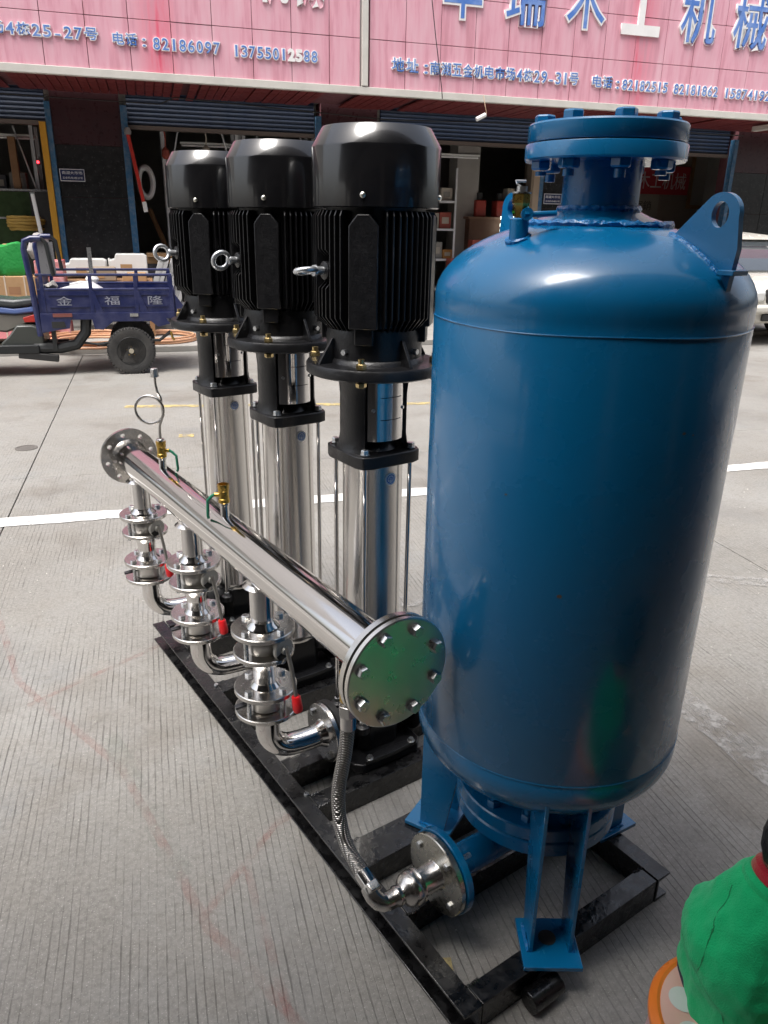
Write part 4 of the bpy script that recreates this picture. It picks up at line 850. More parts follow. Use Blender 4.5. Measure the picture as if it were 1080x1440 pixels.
# branches
def branch(i, y):
    nm = ['near', 'middle', 'far'][i]
    gr = 'flanged branches under the header'
    R = thing('riser_pipe', 'polished vertical stub pipe on top of the %s lever valve' % nm, 'pipe', (XM, y, .565), 0, 'stub pipes under the header')
    MB().cyl((0, 0, .0), (0, 0, .15), .031, n=36).build('stub_tube', steel, R)
    MB().lathe([(.043, .003), (.04, .008), (.034, .014), (.031, .02)], n=36).build('weld_collar', steel, R)
    hh = [(.062*cos(a), .062*sin(a)) for a in [rad(20+90*k) for k in range(4)]]
    def fl(par, z, R_, th, m, bolts=None, nuts=None):
        o = MB().lathe([(.03, 0), (R_-.002, 0), (R_, .002), (R_, th-.002), (R_-.002, th), (.03, th)], (0, 0, z), n=64).build('flange', m, par)
        for k, (a, b) in enumerate(hh):
            if bolts: MB().hexa((a, b, z+th), (0, 0, 1), .0105, .009, k+i).build('bolt', zinc, o)
            if nuts: MB().hexa((a, b, z), (0, 0, -1), .0105, .009, k+i*2).build('nut', zinc, o)
        return o
    fl(R, -.013, .081, .014, steel2, True)
    V = thing('lever_valve', 'stainless lever valve with red grip on the %s branch' % nm, 'valve', (XM, y, .525), 0, 'lever valves with red grips')
    MB().lathe([(.034, -.045), (.046, -.03), (.05, -.012), (.05, .012), (.042, .027)], n=40).build('valve_body', castst, V)
    fl(V, -.036, .078, .013, steel2, False, True)
    for a, b in hh: MB().cyl((a, b, -.03), (a, b, .028), .006, n=10).build('stud', zinc, V)
    sd_ = Vector((.28, -.96, 0)).normalized(); hub = sd_*.070
    MB().cyl((0, 0, 0), hub, .013, n=20).build('stem', castst, V)
    H = MB().lathe([(.0, .0), (.029, .0), (.030, .003), (.030, .008), (.027, .011), (.012, .011), (.011, .02), (0, .021)], hub-sd_*.004, sd_, 36).build('lever_plate', mat('lever_plate_cast', (.5, .49, .46), .5, .8, var=.1, scale=60), V)
    MB().lathe([(.012, .0), (.029, .0)], hub+sd_*.0076, sd_, 14, a0=rad(200), a1=rad(290)).build('slot', gasket, H)
    side_ = Vector((sd_.y, -sd_.x, 0)); tm = MB()
    for k in range(9):
        a = rad(150+k*14); c_ = hub+side_*(.027*cos(a))+Vector((0, 0, .027*sin(a)*-1)); tm.bar(c_-sd_*.004, c_+sd_*.007, .004, .004)
    tm.build('notch_teeth', castst, H)
    p0 = hub+sd_*.016; p1 = p0+Vector((.018, -.004, -.165)); lv = MB().tube([p0+Vector((-.002, 0, .012)), p0, p0.lerp(p1, .3)+sd_*.006, p1+sd_*.006], .0055, 10).build('lever', mat('dull_lever_steel', (.34, .33, .31), .4, 1, var=.03), V)
    dd = (p1-p0).normalized(); q0 = p0+sd_*.006+dd*.135
    MB().lathe([(.010, 0), (.012, .003), (.0135, .038), (.012, .046), (.005, .048)], q0, dd, 20).build('grip', redp, lv)
    MB().tube([hub+Vector((.008*cos(a), -.002, .032+.008*sin(a))) for a in [i_*.52 for i_ in range(12)]], .0018, 6, True).build('lock_ring', zinc, V)
    N = thing('check_valve', 'flanged stainless wafer check valve below the lever valve of the %s branch' % nm, 'valve', (XM, y, .385), 0, 'wafer check valves')
    MB().lathe([(.031, 0), (.031, .06), (.037, .083), (.044, .096), (.046, .104)], n=36).build('neck', steel, N)
    MB().lathe([(.042, .006), (.037, .012), (.031, .02)], n=36).build('weld_collar', steel, N)
    fl(N, -.006, .0815, .014, steel2, True)
    MB().lathe([(.046, -.055), (.052, -.05), (.052, -.012), (.047, -.007)], n=40).build('wafer_body', castst, N)
    fl(N, -.069, .0825, .013, steel2, False, True)
    for a, b in hh: MB().cyl((a, b, -.06), (a, b, -.004), .006, n=10).build('stud', zinc, N)
    MB().bar((-.05, -.01, -.028), (-.088, .0, -.034), .016, .007).build('check_tab', mat('dark_tab', (.03, .03, .035), .5), N, bevel=.001)
    E = thing('elbow_pipe', 'polished stainless elbow joining the %s branch to its pump base' % nm, 'pipe', (XM, y, .165), 0, 'elbows into the pump bases')
    pts = [(0, 0, .152), (0, 0, .115)]+[(.085*(1-cos(a)), 0, .085*(1-sin(a))+.005) for a in [rad(7.5*k) for k in range(1, 12)]]+[(.09, 0, .003), (.13, 0, 0), (.172, 0, 0)]
    MB().tube(pts, .032, 32).build('bend', steel, E)
    MB().lathe([(.042, 0), (.036, .01), (.032, .016)], (.168, 0, 0), (-1, 0, 0), 32).build('weld_collar', steel, E)
    o = MB().lathe([(.03, 0), (.084, 0), (.086, .002), (.086, .013), (.084, .015), (.03, .015)], (.168, 0, 0), (1, 0, 0), 64).build('flange', steel2, E)
    for k in range(4):
        a = rad(45+90*k); MB().hexa((.168, .065*cos(a), .065*sin(a)), (-1, 0, 0), .0105, .009, k).build('bolt', zinc, o)
for i, y in enumerate((0, .473, .946)): branch(i, y)
# small brass valves
def brass_valve(label, y, side, top=True, z0=.0535):
    t = thing('brass_valve', label, 'valve', (XM, y, ZM+z0))
    MB().lathe([(.013, -.006), (.0115, .0), (.0115, .03), (.0135, .032), (.0135, .037)], n=20).build('nipple', steel, t)
    b = MB().lathe([(.0135, .037), (.015, .039), (.015, .048), (.0135, .05), (.0135, .07), (.015, .072), (.0155, .088), (.012, .0885), (.011, .075)], n=18).build('valve_body', brass, t)
    MB().cyl((0, 0, .058), Vector(side)*.024+Vector((0, 0, .058)), .006, n=10).build('stem', brass, b)
    s = Vector(side); MB().tube([s*.022+Vector((0, 0, .060)), s*.032+Vector((0, 0, .054)), s*.044+Vector((0, -.002, .042)), s*.046+Vector((0, -.002, .0)), s*.044+Vector((0, 0, -.008))], .0042, 8).build('lever', greenp, t)
    return t
rt = (.82, -.57, 0); lt = (-.82, .57, 0)
brass_valve('small brass valve with green lever under the coiled gauge tube', .684, rt)
brass_valve('open brass valve with green lever near the middle of the header', .205, lt)
SP = thing('gauge_siphon', 'thin steel siphon tube bent into a round loop with a hex nut on top', 'gauge tube', (XM, .684, .886))
rv = Vector(rt); pts = []
LC = Vector((0, 0, .098))-rv*.024; RL = .043
pts = [Vector((0, 0, -.006)), Vector((0, 0, .03)), Vector((0, 0, .05))+rv*.002]
def lp(a): return LC+rv*(RL*cos(a))+Vector((0, 0, RL*sin(a)))+Vector((-.57, -.82, 0))*(.006*(1-a/6.28))
pts += [lp(rad(a)) for a in range(-25, 336, 12)]
pts += [Vector((0, 0, .135))+rv*.012, Vector((0, 0, .155))+rv*.003, Vector((0, 0, .175)), Vector((0, 0, .20))]
MB().tube(pts, .0042, 10).build('loop_tube', steel2, SP); MB().lathe([(.012, 0), (.012, .012), (.009, .014)], (0, 0, -.006), n=16).build('collar', steel, SP)
MB().hexa((0, 0, .198), (0, 0, 1), .0125, .026).build('hex_nut', castst, SP, bevel=.001)
# drain valve and braided hose
DV = thing('drain_valve', 'yellow brass drain valve under the near end of the header', 'valve', (-.343, -.432, .60))
MB().cyl((0, 0, .068), (.004, 0, .112), .012, n=18).build('nipple', steel, DV); MB().lathe([(.0165, -.002), (.019, .0), (.019, .02), (.0175, .022), (.0175, .045), (.019, .047), (.019, .068), (.015, .07)], n=20).build('valve_body', brass, DV)
MB().lathe([(.017, -.014), (.017, -.002), (.013, .0)], n=6).build('hex_end', steel2, DV)
HS = thing('braided_hose', 'braided stainless flexible hose curving from the header drain down to the tank inlet', 'hose', (-.343, -.43, .58))
ctrl = [(-.343, -.432, .585), (-.343, -.430, .54), (-.347, -.424, .46), (-.357, -.414, .365), (-.364, -.428, .30), (-.368, -.463, .252), (-.366, -.510, .224), (-.363, -.548, .208)]
def catmull(c, n):
    c = [Vector(p) for p in c]; c = [c[0]*2-c[1]]+c+[c[-1]*2-c[-2]]; out = []
    for i in range(1, len(c)-2):
        for j in range(n):
            t_ = j/n; a, b, d, e = c[i-1], c[i], c[i+1], c[i+2]
            out.append(.5*((2*b)+(d-a)*t_+(2*a-5*b+4*d-e)*t_**2+(3*b-a-3*d+e)*t_**3))
    out.append(c[-2]); return out
def braid_mat():
    m = bpy.data.materials.new('steel_braid'); m.use_nodes = True; t = m.node_tree; L = t.links; b = t.nodes['Principled BSDF']
    b.inputs['Metallic'].default_value = 1; b.inputs['Roughness'].default_value = .3; b.inputs['Base Color'].default_value = (.55, .53, .5, 1)
    g_ = nd(t, 'ShaderNodeTexCoord'); w1 = nd(t, 'ShaderNodeTexWave', Scale=95.0, bands_direction='DIAGONAL'); mp = nd(t, 'ShaderNodeMapping'); mp.inputs['Scale'].default_value = (-1, -1, 1)
    w2 = nd(t, 'ShaderNodeTexWave', Scale=95.0, bands_direction='DIAGONAL'); L.new(g_.outputs['Object'], w1.inputs['Vector']); L.new(g_.outputs['Object'], mp.inputs[0]); L.new(mp.outputs[0], w2.inputs['Vector'])
    ad = nd(t, 'ShaderNodeMath', operation='MULTIPLY'); L.new(w1.outputs[0], ad.inputs[0]); L.new(w2.outputs[0], ad.inputs[1])
    bp = nd(t, 'ShaderNodeBump', Strength=.9, Distance=.002); L.new(ad.outputs[0], bp.inputs['Height']); L.new(bp.outputs[0], b.inputs['Normal'])
    mx = nd(t, 'ShaderNodeMix', data_type='RGBA'); L.new(ad.outputs[0], mx.inputs[0]); mx.inputs[6].default_value = (.22, .21, .2, 1); mx.inputs[7].default_value = (.66, .64, .6, 1); L.new(mx.outputs[2], b.inputs['Base Color']); return m
hp = [p-Vector((-.343, -.43, .58)) for p in catmull(ctrl, 10)]
MB().tube(hp, .0155, 24).build('braided_tube', braid_mat(), HS)
MB().lathe([(.022, -.002), (.022, -.028), (.019, -.031)], (0, -.002, .012), n=6).build('hex_nut', steel2, HS, bevel=.001)
MB().lathe([(.0172, 0), (.0172, -.035)], (0, -.001, -.015), n=20).build('ferrule', steel, HS)
e0 = hp[-1]; ed = (hp[-1]-hp[-3]).normalized(); MB().cyl(e0-ed*.03, e0+ed*.004, .0172, n=20).build('ferrule', steel, HS); MB().lathe([(.021, 0), (.022, .003), (.022, .019), (.019, .021)], e0, ed, 6).build('hex_nut', steel2, HS, bevel=.001)
#@@TANK
# ---------------------------------------------------------------- pressure tank
TX, TY, TR = .083, -.585, .284
TK = thing('pressure_tank', 'tall glossy blue steel pressure tank on three legs at the near end', 'tank', (TX, TY, 0))
Z1, Z2 = 1.372, .525
prof = [(0, Z2-.028-.142)]
for k in range(1, 17): a = pi/2*(k/16); prof.append((TR*sin(a), Z2-.028-.142*cos(a)))
prof += [(TR, Z2-.006), (TR-.0012, Z2-.003), (TR, Z2), (TR, Z1-.004), (TR-.0015, Z1), (TR-.001, Z1+.02), (TR-.001, Z1+.028)]
for k in range(1, 17): a = pi/2*(k/16); prof.append((TR*cos(a), Z1+.03+.142*sin(a)))
prof[-1] = (0, Z1+.172)
MB().lathe(prof, n=160).build('shell', bluep, TK, smooth=60)
wob = lambda mb, s_: [(x*(1+s_*random.uniform(-1, 1)), y*(1+s_*random.uniform(-1, 1)), z+s_*random.uniform(-.4, .4)) for x, y, z in mb.v]
for z_ in (Z1-.001, Z2): 
    mb = MB().tube([((TR-.0005)*cos(a), (TR-.0005)*sin(a), z_+.0012*sin(a*5)) for a in [2*pi*i/160 for i in range(160)]], .0015, 6, True); mb.build('weld_seam', bluep, TK)
MB().lathe([(.128, 1.528), (.126, 1.534), (.09, 1.545), (.073, 1.553), (.068, 1.556)], n=64).build('neck_pad', bluep, TK, bevel=.001)
mb = MB().tube([(.126*cos(a), .126*sin(a), 1.533) for a in [2*pi*i/90 for i in range(90)]], .005, 6, True); mb.v = wob(mb, .006); mb.build('weld_seam', weld, TK)
mb = MB().tube([(.069*cos(a), .069*sin(a), 1.557) for a in [2*pi*i/60 for i in range(60)]], .005, 6, True); mb.v = wob(mb, .006); mb.build('weld_seam', weld, TK)
MB().cyl((0, 0, 1.54), (0, 0, 1.64), .0665, n=64).build('neck', bluep, TK)
LF = MB().lathe([(.06, 1.632), (.134, 1.632), (.1365, 1.635), (.1365, 1.656), (.1355, 1.658), (.06, 1.658)], n=96).build('lower_flange', bluep, TK)
UF = MB().lathe([(0, 1.6605), (.132, 1.6605), (.1335, 1.663), (.1335, 1.687), (.131, 1.690), (0, 1.690)], n=96).build('top_flange', bluep, TK)
for i in range(8):
    a = rad(10+45*i); x_, y_ = .108*cos(a), .108*sin(a)
    MB().hexa((x_, y_, 1.690), (0, 0, 1), .018, .014, i*.7).build('bolt_head', bluep, UF, bevel=.001); MB().hexa((x_, y_, 1.632), (0, 0, -1), .018, .014, i*.5).build('nut', bluep, LF, bevel=.001); MB().cyl((x_, y_, 1.616), (x_, y_, 1.609-.003*(i % 3)), .0095, n=12).build('bolt_end', bluep, LF)
for az_, z_, r_ in ((48, .93, .004), (12, 1.22, .003), (8, 1.215, .002), (70, 1.1, .002)):
    a_ = rad(az_); d = Vector((-sin(a_), -cos(a_), 0)); e = Vector((d.y, -d.x, 0)); mb = MB(); n_ = 9; c_ = d*(TR+.0004)+Vector((0, 0, z_))
    mb.add([c_+e*(r_*1.6*cos(i*.698)*random.uniform(.5, 1))+Vector((0, 0, r_*sin(i*.698)*random.uniform(.5, 1))) for i in range(n_)], [tuple(range(n_))]); mb.build('paint_chip', mat('rust_chip', (.12, .06, .03), .8), TK, smooth=0)
# lifting lugs
def dome(r): return Z1+.03+.142*sqrt(max(0, 1-(r/TR)**2))
for sy, rr in ((-1, 0), (1, rad(-6))):
    outer = [(.150, dome(.15)-.01), (.170, dome(.17)+.006)]
    cx_, cz_, cr = .243, 1.549 if sy < 0 else 1.558, .032
    outer += [(cx_+cr*cos(rad(a)), cz_+cr*sin(rad(a))) for a in range(138, -10, -12)]
    outer += [(.281, 1.50), (.274, dome(.272)-.01)]
    outer += [(r_, dome(r_)-.012) for r_ in (.25, .22, .19)]
    cu = bpy.data.curves.new('lug', 'CURVE'); cu.dimensions = '2D'; cu.fill_mode = 'BOTH'; cu.extrude = .006
    s_ = cu.splines.new('POLY'); s_.points.add(len(outer)-1); s_.use_cyclic_u = True
    for i, p in enumerate(outer): s_.points[i].co = (p[0], p[1], 0, 1)
    s_ = cu.splines.new('POLY'); s_.points.add(19); s_.use_cyclic_u = True
    for i in range(20): s_.points[i].co = (cx_+.0145*cos(i*pi/10), cz_+.019*sin(i*pi/10), 0, 1)
    me = curve_mesh(cu, 'lifting_lug', bluep)
    me.transform(Matrix(((0,0,1,0),(sy,0,0,0),(0,1,0,0),(0,0,0,1)))); me.update()
    lg_ = put('lifting_lug', me, TK, .0012, rot=(0, 0, rr))
    ps = [(0, r_, dome(r_)-.002) for r_ in [.16+.012*i for i in range(9)]]
    for e in (-.008, .008):
        mb = MB().tube([(e, sy*r_, z_) for _, r_, z_ in ps], .006, 6); mb.v = wob(mb, .004); mb.build('weld_seam', weld, lg_)
    MB().box(-.02, .02, min(sy*.262, sy*.290), max(sy*.262, sy*.290), 1.462, 1.470).build('lug_pad', bluep, lg_, bevel=.001)
# nozzle with relief valve on the dome
nx = -.19; zb = dome(.19)
NZ = MB().lathe([(.0155, -.02), (.0155, .030), (.013, .032)], (nx, 0, zb), n=24).build('nozzle', bluep, TK)
mb = MB().tube([(nx+.018*cos(a), .018*sin(a), zb+.0-.35*.018*cos(a)*-1) for a in [i*.393 for i in range(16)]], .004, 6, True); mb.v = wob(mb, .004); mb.build('weld_seam', weld, NZ)
RV = thing('relief_valve', 'small brass relief valve on the blue nozzle of the tank dome', 'valve', (TX+nx, TY, zb+.032))
MB().lathe([(.009, -.002), (.009, .008), (.013, .02), (.015, .022), (.015, .036), (.012, .038)], n=6).build('valve_body', brass, RV); MB().cyl((0, 0, .036), (0, 0, .048), .009, n=14).build('spindle', zinc, RV); MB().lathe([(.016, .037), (.016, .0395)], n=14).build('disc', zinc, RV)
MB().tube([(0, 0, .047), (-.008, .004, .052), (-.006, .01, .056), (.008, 0, .056)], .0018, 6).build('clip', zinc, RV)
hd = Vector((.75, -.4, 0)).normalized(); MB().tube([Vector((-.006, -.016, .006)), Vector((0, -.017, .006))+hd*.016, Vector((0, -.015, .008))+hd*.05], .0048, 10).build('blue_lever', bluep, RV); MB().lathe([(.010, -.006), (.010, .006)], (0, -.016, .006), (-.6, -.8, 0), 16).build('lever_hub', bluep, RV)
# bottom manhole flange and outlet
BN = MB().cyl((0, 0, .30), (0, 0, .39), .12, n=64).build('bottom_neck', bluep, TK)
B1 = MB().lathe([(.1, .290), (.182, .290), (.185, .293), (.185, .322), (.182, .325), (.1, .325)], n=96).build('manhole_flange', bluep, TK)
B2 = MB().lathe([(0, .250), (.180, .250), (.184, .254), (.184, .284), (.181, .288), (0, .288)], n=96).build('blind_flange', bluep, TK)
for i in range(12):
    a = rad(8+30*i); x_, y_ = .156*cos(a), .156*sin(a); MB().hexa((x_, y_, .325), (0, 0, 1), .016, .014, i).build('nut', bluep, B1); MB().cyl((x_, y_, .335), (x_, y_, .352), .009, n=10).build('stud', bluep, B1); MB().hexa((x_, y_, .250), (0, 0, -1), .016, .012, i).build('bolt_head', bluep, B2)
MB().tube([(0, 0, .25), (0, 0, .22), (-.012, 0, .192), (-.04, 0, .18), (-.1, 0, .18), (-.262, 0, .18)], .036, 28).build('outlet_pipe', bluep, TK)
OF = MB().lathe([(.03, 0), (.094, 0), (.096, .002), (.096, .016), (.094, .018), (.03, .018)], (-.262, 0, .18), (-1, 0, 0), 72).build('outlet_flange', bluep, TK)
# legs
for az in (34.5, 154.5, 274.5):
    a = rad(az); d = Vector((-sin(a), -cos(a), 0)); e = Vector((d.y, -d.x, 0))
    LG = MB()
    fp = [(.19, -.062), (.312, -.062), (.312, .062), (.19, .062)]
    LG.prism(fp, lambda p, s_, z: tuple(d*p+e*s_+Vector((0, 0, z))), ZF+.001, ZF+.0115)
    lo = LG.build('leg', bluep, TK, bevel=.001, smooth=0)
    poly = [(.208, ZF+.011), (.276, ZF+.011), (.276, .475), (.25, .45), (.2, .41), (.165, .39), (.165, .34)]
    for s_ in (-1, 1):
        MB().prism(poly, lambda p, z, q: tuple(d*p+e*q+Vector((0, 0, z))), s_*.042-.004, s_*.042+.004).build('leg_plate', bluep, lo, bevel=.001, smooth=0)
        mb = MB().tube([tuple(d*p+e*(s_*.049)+Vector((0, 0, ZF+.013))) for p in (.208, .225, .245, .26, .276)], .004, 6); mb.v = wob(mb, .008); mb.build('weld_seam', weld, lo)
    c_ = d*.24; MB().lathe([(.019, 0), (.019, .0012), (0, .0013)], c_+Vector((0, 0, ZF+.0115)), n=20).build('bolt_hole', gasket, lo)
# inlet reducer fitting
RF = thing('inlet_fitting', 'stainless elbow and stepped reducer bolted to the blue outlet flange of the tank', 'pipe fitting', (-.199, TY, .18))
o = MB().lathe([(.0, 0), (.090, 0), (.092, .002), (.092, .012), (.09, .014), (.03, .014)], (0, 0, 0), (-1, 0, 0), 72).build('flange', mat('fitting_flange', (.58, .56, .50), .28, 1, var=.06, scale=20), RF)
for k in range(4):
    a = rad(35+90*k); MB().hexa((-.014, .069*cos(a), .069*sin(a)), (-1, 0, 0), .009, .006, k).build('bolt', zinc, o); MB().cyl((.0, .069*cos(a), .069*sin(a)), (.05, .069*cos(a), .069*sin(a)), .0055, n=10).build('stud', zinc, o)
MB().lathe([(.036, .012), (.031, .018), (.031, .058), (.038, .061), (.038, .066), (.0365, .068), (.0385, .075), (.0385, .082), (.036, .091), (.030, .099), (.022, .105), (.0205, .110), (.0225, .115), (.0225, .120), (.0195, .124), (.0195, .136), (.0185, .145)], (0, 0, 0), (-1, 0, 0), 48).build('reducer', steel2, RF, smooth=50)
MB().tube([(-.138, 0, 0), (-.150, .001, .001), (-.160, .006, .006), (-.166, .016, .014), (-.167, .026, .020), (-.1665, .034, .0255)], .0185, 24).build('elbow', steel2, RF)
#@@PEOPLE
# ---------------------------------------------------------------- stool
ST = thing('kids_stool', 'round plastic stool with orange rim and pink spotted seat under the child', 'stool', (-.03, -1.18, 0))
org = mat('orange_plastic', (.90, .23, .03), .3, coat=.3); pk = mat('pale_pink_plastic', (.88, .52, .44), .35); pk2 = mat('pink_leg_plastic', (.70, .42, .42), .35)
MB().lathe([(.105, .235), (.137, .238), (.143, .246), (.143, .257), (.138, .264), (.130, .267), (.124, .265)], n=64).build('rim', org, ST)
st_ = MB().lathe([(.126, .262), (.124, .2655), (.06, .2665), (0, .267)], n=64).build('seat', pk, ST)
for a, r_, s_ in ((rad(160), .088, .024), (rad(118), .088, .024), (rad(205), .085, .024), (rad(270), .07, .03), (rad(330), .07, .03), (rad(40), .07, .03)):
    MB().lathe([(s_, .2680), (0, .2683)], (r_*cos(a), r_*sin(a), 0), n=24).build('white_spot', white, st_)
for i in range(4):
    a = rad(45+90*i+10); d = Vector((cos(a), sin(a), 0)); e = Vector((-sin(a), cos(a), 0)); mb = MB()
    p0, p1 = d*.115+Vector((0, 0, .245)), d*.175
    mb.add([p0-e*.05, p0+e*.05, p1+e*.03, p1-e*.03, p0-e*.05-d*.02, p0+e*.05-d*.02, p1+e*.03-d*.02, p1-e*.03-d*.02], [(0,1,2,3),(7,6,5,4),(0,4,5,1),(1,5,6,2),(2,6,7,3),(3,7,4,0)])
    mb.build('leg', pk2, ST, bevel=.008)
MB().lathe([(.142, .13), (.132, .238), (.122, .24), (.13, .13)], n=48).build('skirt', pk2, ST)
# ---------------------------------------------------------------- child in green jumper
def fabric(name, col):
    m = mat(name, col, .85, bump=.35, bscale=420, var=.12, scale=18, spec=.2); b = m.node_tree.nodes['Principled BSDF']
    b.inputs['Sheen Weight'].default_value = .5; b.inputs['Sheen Roughness'].default_value = .5; b.inputs['Sheen Tint'].default_value = (.4, .9, .6, 1); return m
skin = mat('child_skin', (.60, .36, .25), .5, var=.05); skin.node_tree.nodes['Principled BSDF'].inputs['Subsurface Weight'].default_value = .1
gj = fabric('green_fleece', (.01, .52, .18))
def blob(name, caps, m, parent, vox=.006, smooth=6, disp=()):
    mb = MB()
    for c in caps:
        p, q, a, b = Vector(c[0]), Vector(c[1]), c[2], c[3]; n = max(2, int((q-p).length/.006)+1); wig = c[4] if len(c) > 4 else 0; sq = c[5] if len(c) > 5 else (1, 1, 1)
        for i in range(n):
            t_ = i/(n-1); rr = a+(b-a)*t_+wig*sin(t_*(q-p).length*190+c[0][1]*90); o = p.lerp(q, t_)
            k = MB().lathe([(rr*sin(pi*j/8), -rr*cos(pi*j/8)) for j in range(9)], (0, 0, 0), n=14)
            mb.add([(o.x+x*sq[0], o.y+y*sq[1], o.z+z*sq[2]) for x, y, z in k.v], k.f)
    o = mb.build(name, m, parent)
    rm = o.modifiers.new('remesh', 'REMESH'); rm.mode = 'VOXEL'; rm.voxel_size = vox; rm.use_smooth_shade = True
    sm = o.modifiers.new('smooth', 'SMOOTH'); sm.iterations = smooth
    for nm, sc_, st in disp:
        tx = bpy.data.textures.new(nm, 'CLOUDS'); tx.noise_scale = sc_; tx.noise_depth = 2; d = o.modifiers.new(nm, 'DISPLACE'); d.texture = tx; d.strength = st; d.mid_level = .5
    return o
def skinned(name, verts, edges, radii, m, parent, sub=2, root=0):
    me = bpy.data.meshes.new(name); me.from_pydata(verts, edges, []); me.update(); me.materials.append(m)
    o = bpy.data.objects.new(name, me); COL.objects.link(o); o.parent = parent
    o.modifiers.new('skin', 'SKIN')
    sv = me.skin_vertices[0].data if me.skin_vertices else None
    if sv is None:
        bpy.context.view_layer.update(); sv = me.skin_vertices[0].data
    for i, r in enumerate(radii): sv[i].radius = r if isinstance(r, tuple) else (r, r)
    sv[root].use_root = True
    s = o.modifiers.new('sub', 'SUBSURF'); s.levels = sub; s.render_levels = sub
    for mod in o.modifiers: pass
    me.polygons.foreach_set('use_smooth', [True]*len(me.polygons)); o.modifiers['skin'].use_smooth_shade = True
    return o
CH = thing('person', 'small child in a green jumper with red collar seated on the spotted stool', 'child', (.008, -1.160, .262)); CH.scale = (1.1, 1.1, 1.06)
# body skeleton (local: child faces +x, seated, leaning forward)
blob('body', [((0,0,.05),(0,0,.16),.07,.07),((0,0,.16),(.02,-.005,.235),.06,.045),((.02,-.005,.235),(.060,-.03,.31),.040,.042),
  ((.0,.04,.18),(-.01,.075,.08),.028,.024),((-.01,.075,.08),(.12,.065,.04),.022,.018),((0,-.06,.18),(-.03,-.11,.09),.028,.024),((-.03,-.11,.09),(.13,-.08,.06),.022,.018),
  ((.02,.055,.03),(.19,.07,.02),.05,.04),((.02,-.055,.03),(.19,-.07,.02),.05,.04),((.19,.07,.02),(.20,.07,-.22),.038,.026),((.19,-.07,.02),(.20,-.07,-.22),.038,.026)], skin, CH, .008)
blob('jumper', [((.01,-.012,.03),(.004,-.006,.12),.104,.102,.0),((0,0,.12),(.012,-.004,.20),.106,.074),((.012,-.004,.20),(.022,-.006,.228),.072,.052),
  ((.0,.015,.16),(.004,.048,.135),.072,.060),((.004,.048,.135),(.0,.050,.055),.060,.056,.0045),((.0,.050,.055),(.01,.055,.012),.058,.054,.006),((.01,.055,.012),(.11,.06,.03),.054,.04,.006),
  ((.0,-.03,.17),(-.01,-.075,.15),.07,.058),((-.01,-.075,.15),(-.03,-.12,.07),.056,.05),((-.03,-.12,.07),(.11,-.085,.055),.05,.038,.003)], gj, CH, .005, 5, (('folds', .085, .022), ('creases', .04, .007), ('fine_folds', .012, .0015)))
sm_ = fabric('green_seam', (.003, .20, .06))
HRm = MB().lathe([(.052, -.006), (.0575, 0), (.0585, .008), (.054, .016), (.050, .017)], (.023, -.006, .238), (.35, -.15, 1), 40).build('neck_rib', gj, CH)
JP = [o for o in CH.children if o.name.startswith('jumper')][0]
for pts_ in ([(-.02,.035,.235),(-.06,.03,.19),(-.085,.025,.14),(-.09,.03,.105)], [(-.05,.10,.13),(-.085,.06,.115),(-.09,.03,.105),(-.11,-.01,.08),(-.12,-.05,.04)]):
    q_ = MB().tube(catmull(pts_, 10), .0009, 6).build('seam', sm_, JP); w_ = q_.modifiers.new('wrap', 'SHRINKWRAP'); w_.target = JP; w_.offset = .0004; w_.wrap_mode = 'OUTSIDE_SURFACE'
redc = fabric('red_collar_knit', (.45, .01, .03))
MB().lathe([(.044, -.012), (.05, .0), (.048, .014), (.042, .020), (.037, .018), (.037, -.01)], (.026, -.007, .252), (.35, -.15, 1), 32).build('collar', redc, CH)
# head with face, facing +x
HD = MB().lathe([(0, -.095), (.03, -.09), (.055, -.07), (.07, -.035), (.078, .0), (.078, .035), (.066, .07), (.04, .095), (0, .105)], (.065, 0, .455), n=32)
HD.v = [(x*1.0+(.008 if x > .1 and z < .45 else 0), y*.92, z) for x, y, z in HD.v]; hd_ = HD.build('head', skin, CH, smooth=80)
MB().lathe([(0, 0), (.008, .004), (.009, .012), (0, .02)], (.138, 0, .43), (1, 0, .2), 12).build('nose', skin, hd_)
for s_ in (-1, 1):
    MB().lathe([(0, 0), (.008, .002), (.0, .006)], (.132, s_*.026, .455), (1, s_*.3, 0), 12).build('eye', gasket, hd_)
    MB().lathe([(.012, -.004), (.018, 0), (.012, .005)], (.06, s_*.073, .445), (0, s_, 0), 14).build('ear', skin, hd_)
MB().tube([(.133, -.018, .402), (.139, 0, .399), (.133, .018, .402)], .0035, 6).build('mouth', mat('lips', (.45, .15, .14), .5), hd_)
hm = mat('black_hair', (.008, .007, .007), .4, bump=.6, bscale=200, stretch=(1, 1, .2))
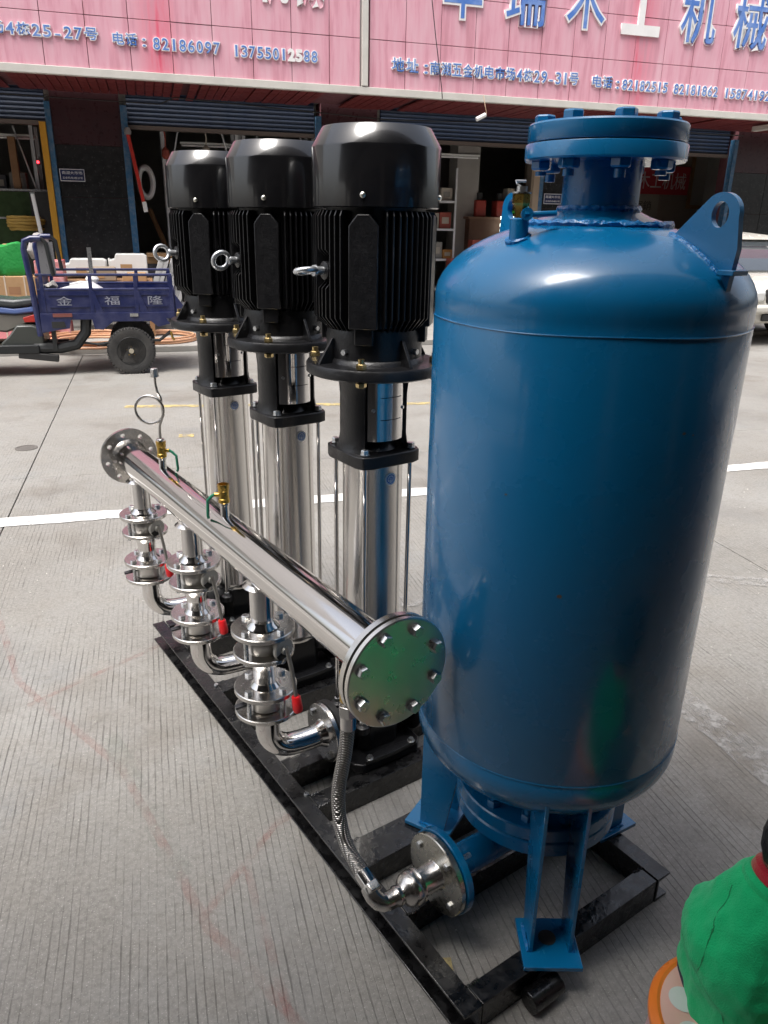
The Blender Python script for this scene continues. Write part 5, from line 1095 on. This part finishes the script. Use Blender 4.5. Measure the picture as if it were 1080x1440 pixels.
HR = MB().lathe([(0, -.078), (.04, -.074), (.066, -.06), (.080, -.04), (.086, -.02), (.088, .03), (.083, .055), (.076, .075), (.063, .092), (.046, .105), (.024, .113), (0, .116)], (.058, 0, .455), n=56)
HR.v = [(x if x < .10 else x-(.05 if z < .50 else .0), y*.97, z-(.012 if x < .03 else 0)) for x, y, z in HR.v]; HR.build('hair', hm, hd_, smooth=80); hd_.matrix_basis = Matrix.Translation((.068, -.040, .332)) @ Matrix.Rotation(rad(38), 4, 'Y') @ Matrix.Translation((-.06, 0, -.455))
for s_ in (-1, 1):
    t0 = Vector((.125, .06, .072)) if s_ > 0 else Vector((.135, -.08, .072))
    V = [tuple(t0), tuple(t0+Vector((.035, -s_*.006, 0)))]; E = [(0, 1)]; R = [(.013, .018), (.012, .02)]
    skinned('hand', V, E, R, skin, CH, 1)
    for k in range(4):
        b0 = t0+Vector((.04, (k-1.5)*.009, 0)); ln = (.018, .022, .02, .015)[k]
        skinned('finger', [tuple(b0), tuple(b0+Vector((ln*.6, 0, -.003))), tuple(b0+Vector((ln, 0, -.012)))], [(0, 1), (1, 2)], [.0048, .0045, .004], skin, CH, 1)
    b0 = t0+Vector((.01, -s_*.014, 0)); skinned('thumb', [tuple(b0), tuple(b0+Vector((.014, -s_*.008, -.003))), tuple(b0+Vector((.026, -s_*.008, -.01)))], [(0, 1), (1, 2)], [.0055, .005, .0045], skin, CH, 1)
trou = mat('dark_trousers', (.03, .035, .06), .8, bump=.3, bscale=200)
blob('trousers', [((.0,0,.0),(.02,.04,.0),.085,.075),((.0,0,.0),(.02,-.04,.0),.085,.075),((.02,.045,.02),(.19,.07,.02),.066,.052),((.02,-.045,.02),(.19,-.07,.02),.066,.052),((.19,.07,.02),(.205,.07,-.2),.05,.04),((.19,-.07,.02),(.205,-.07,-.2),.05,.04)], trou, CH, .008)
for s_ in (-1, 1): MB().lathe([(0, 0), (.03, .0), (.034, .02), (.03, .045), (.012, .055), (0, .056)], (.205, s_*.07, -.27), (0, 0, 1), 20).build('shoe', mat('shoe_white', (.6, .58, .55), .6), CH, rot=None)
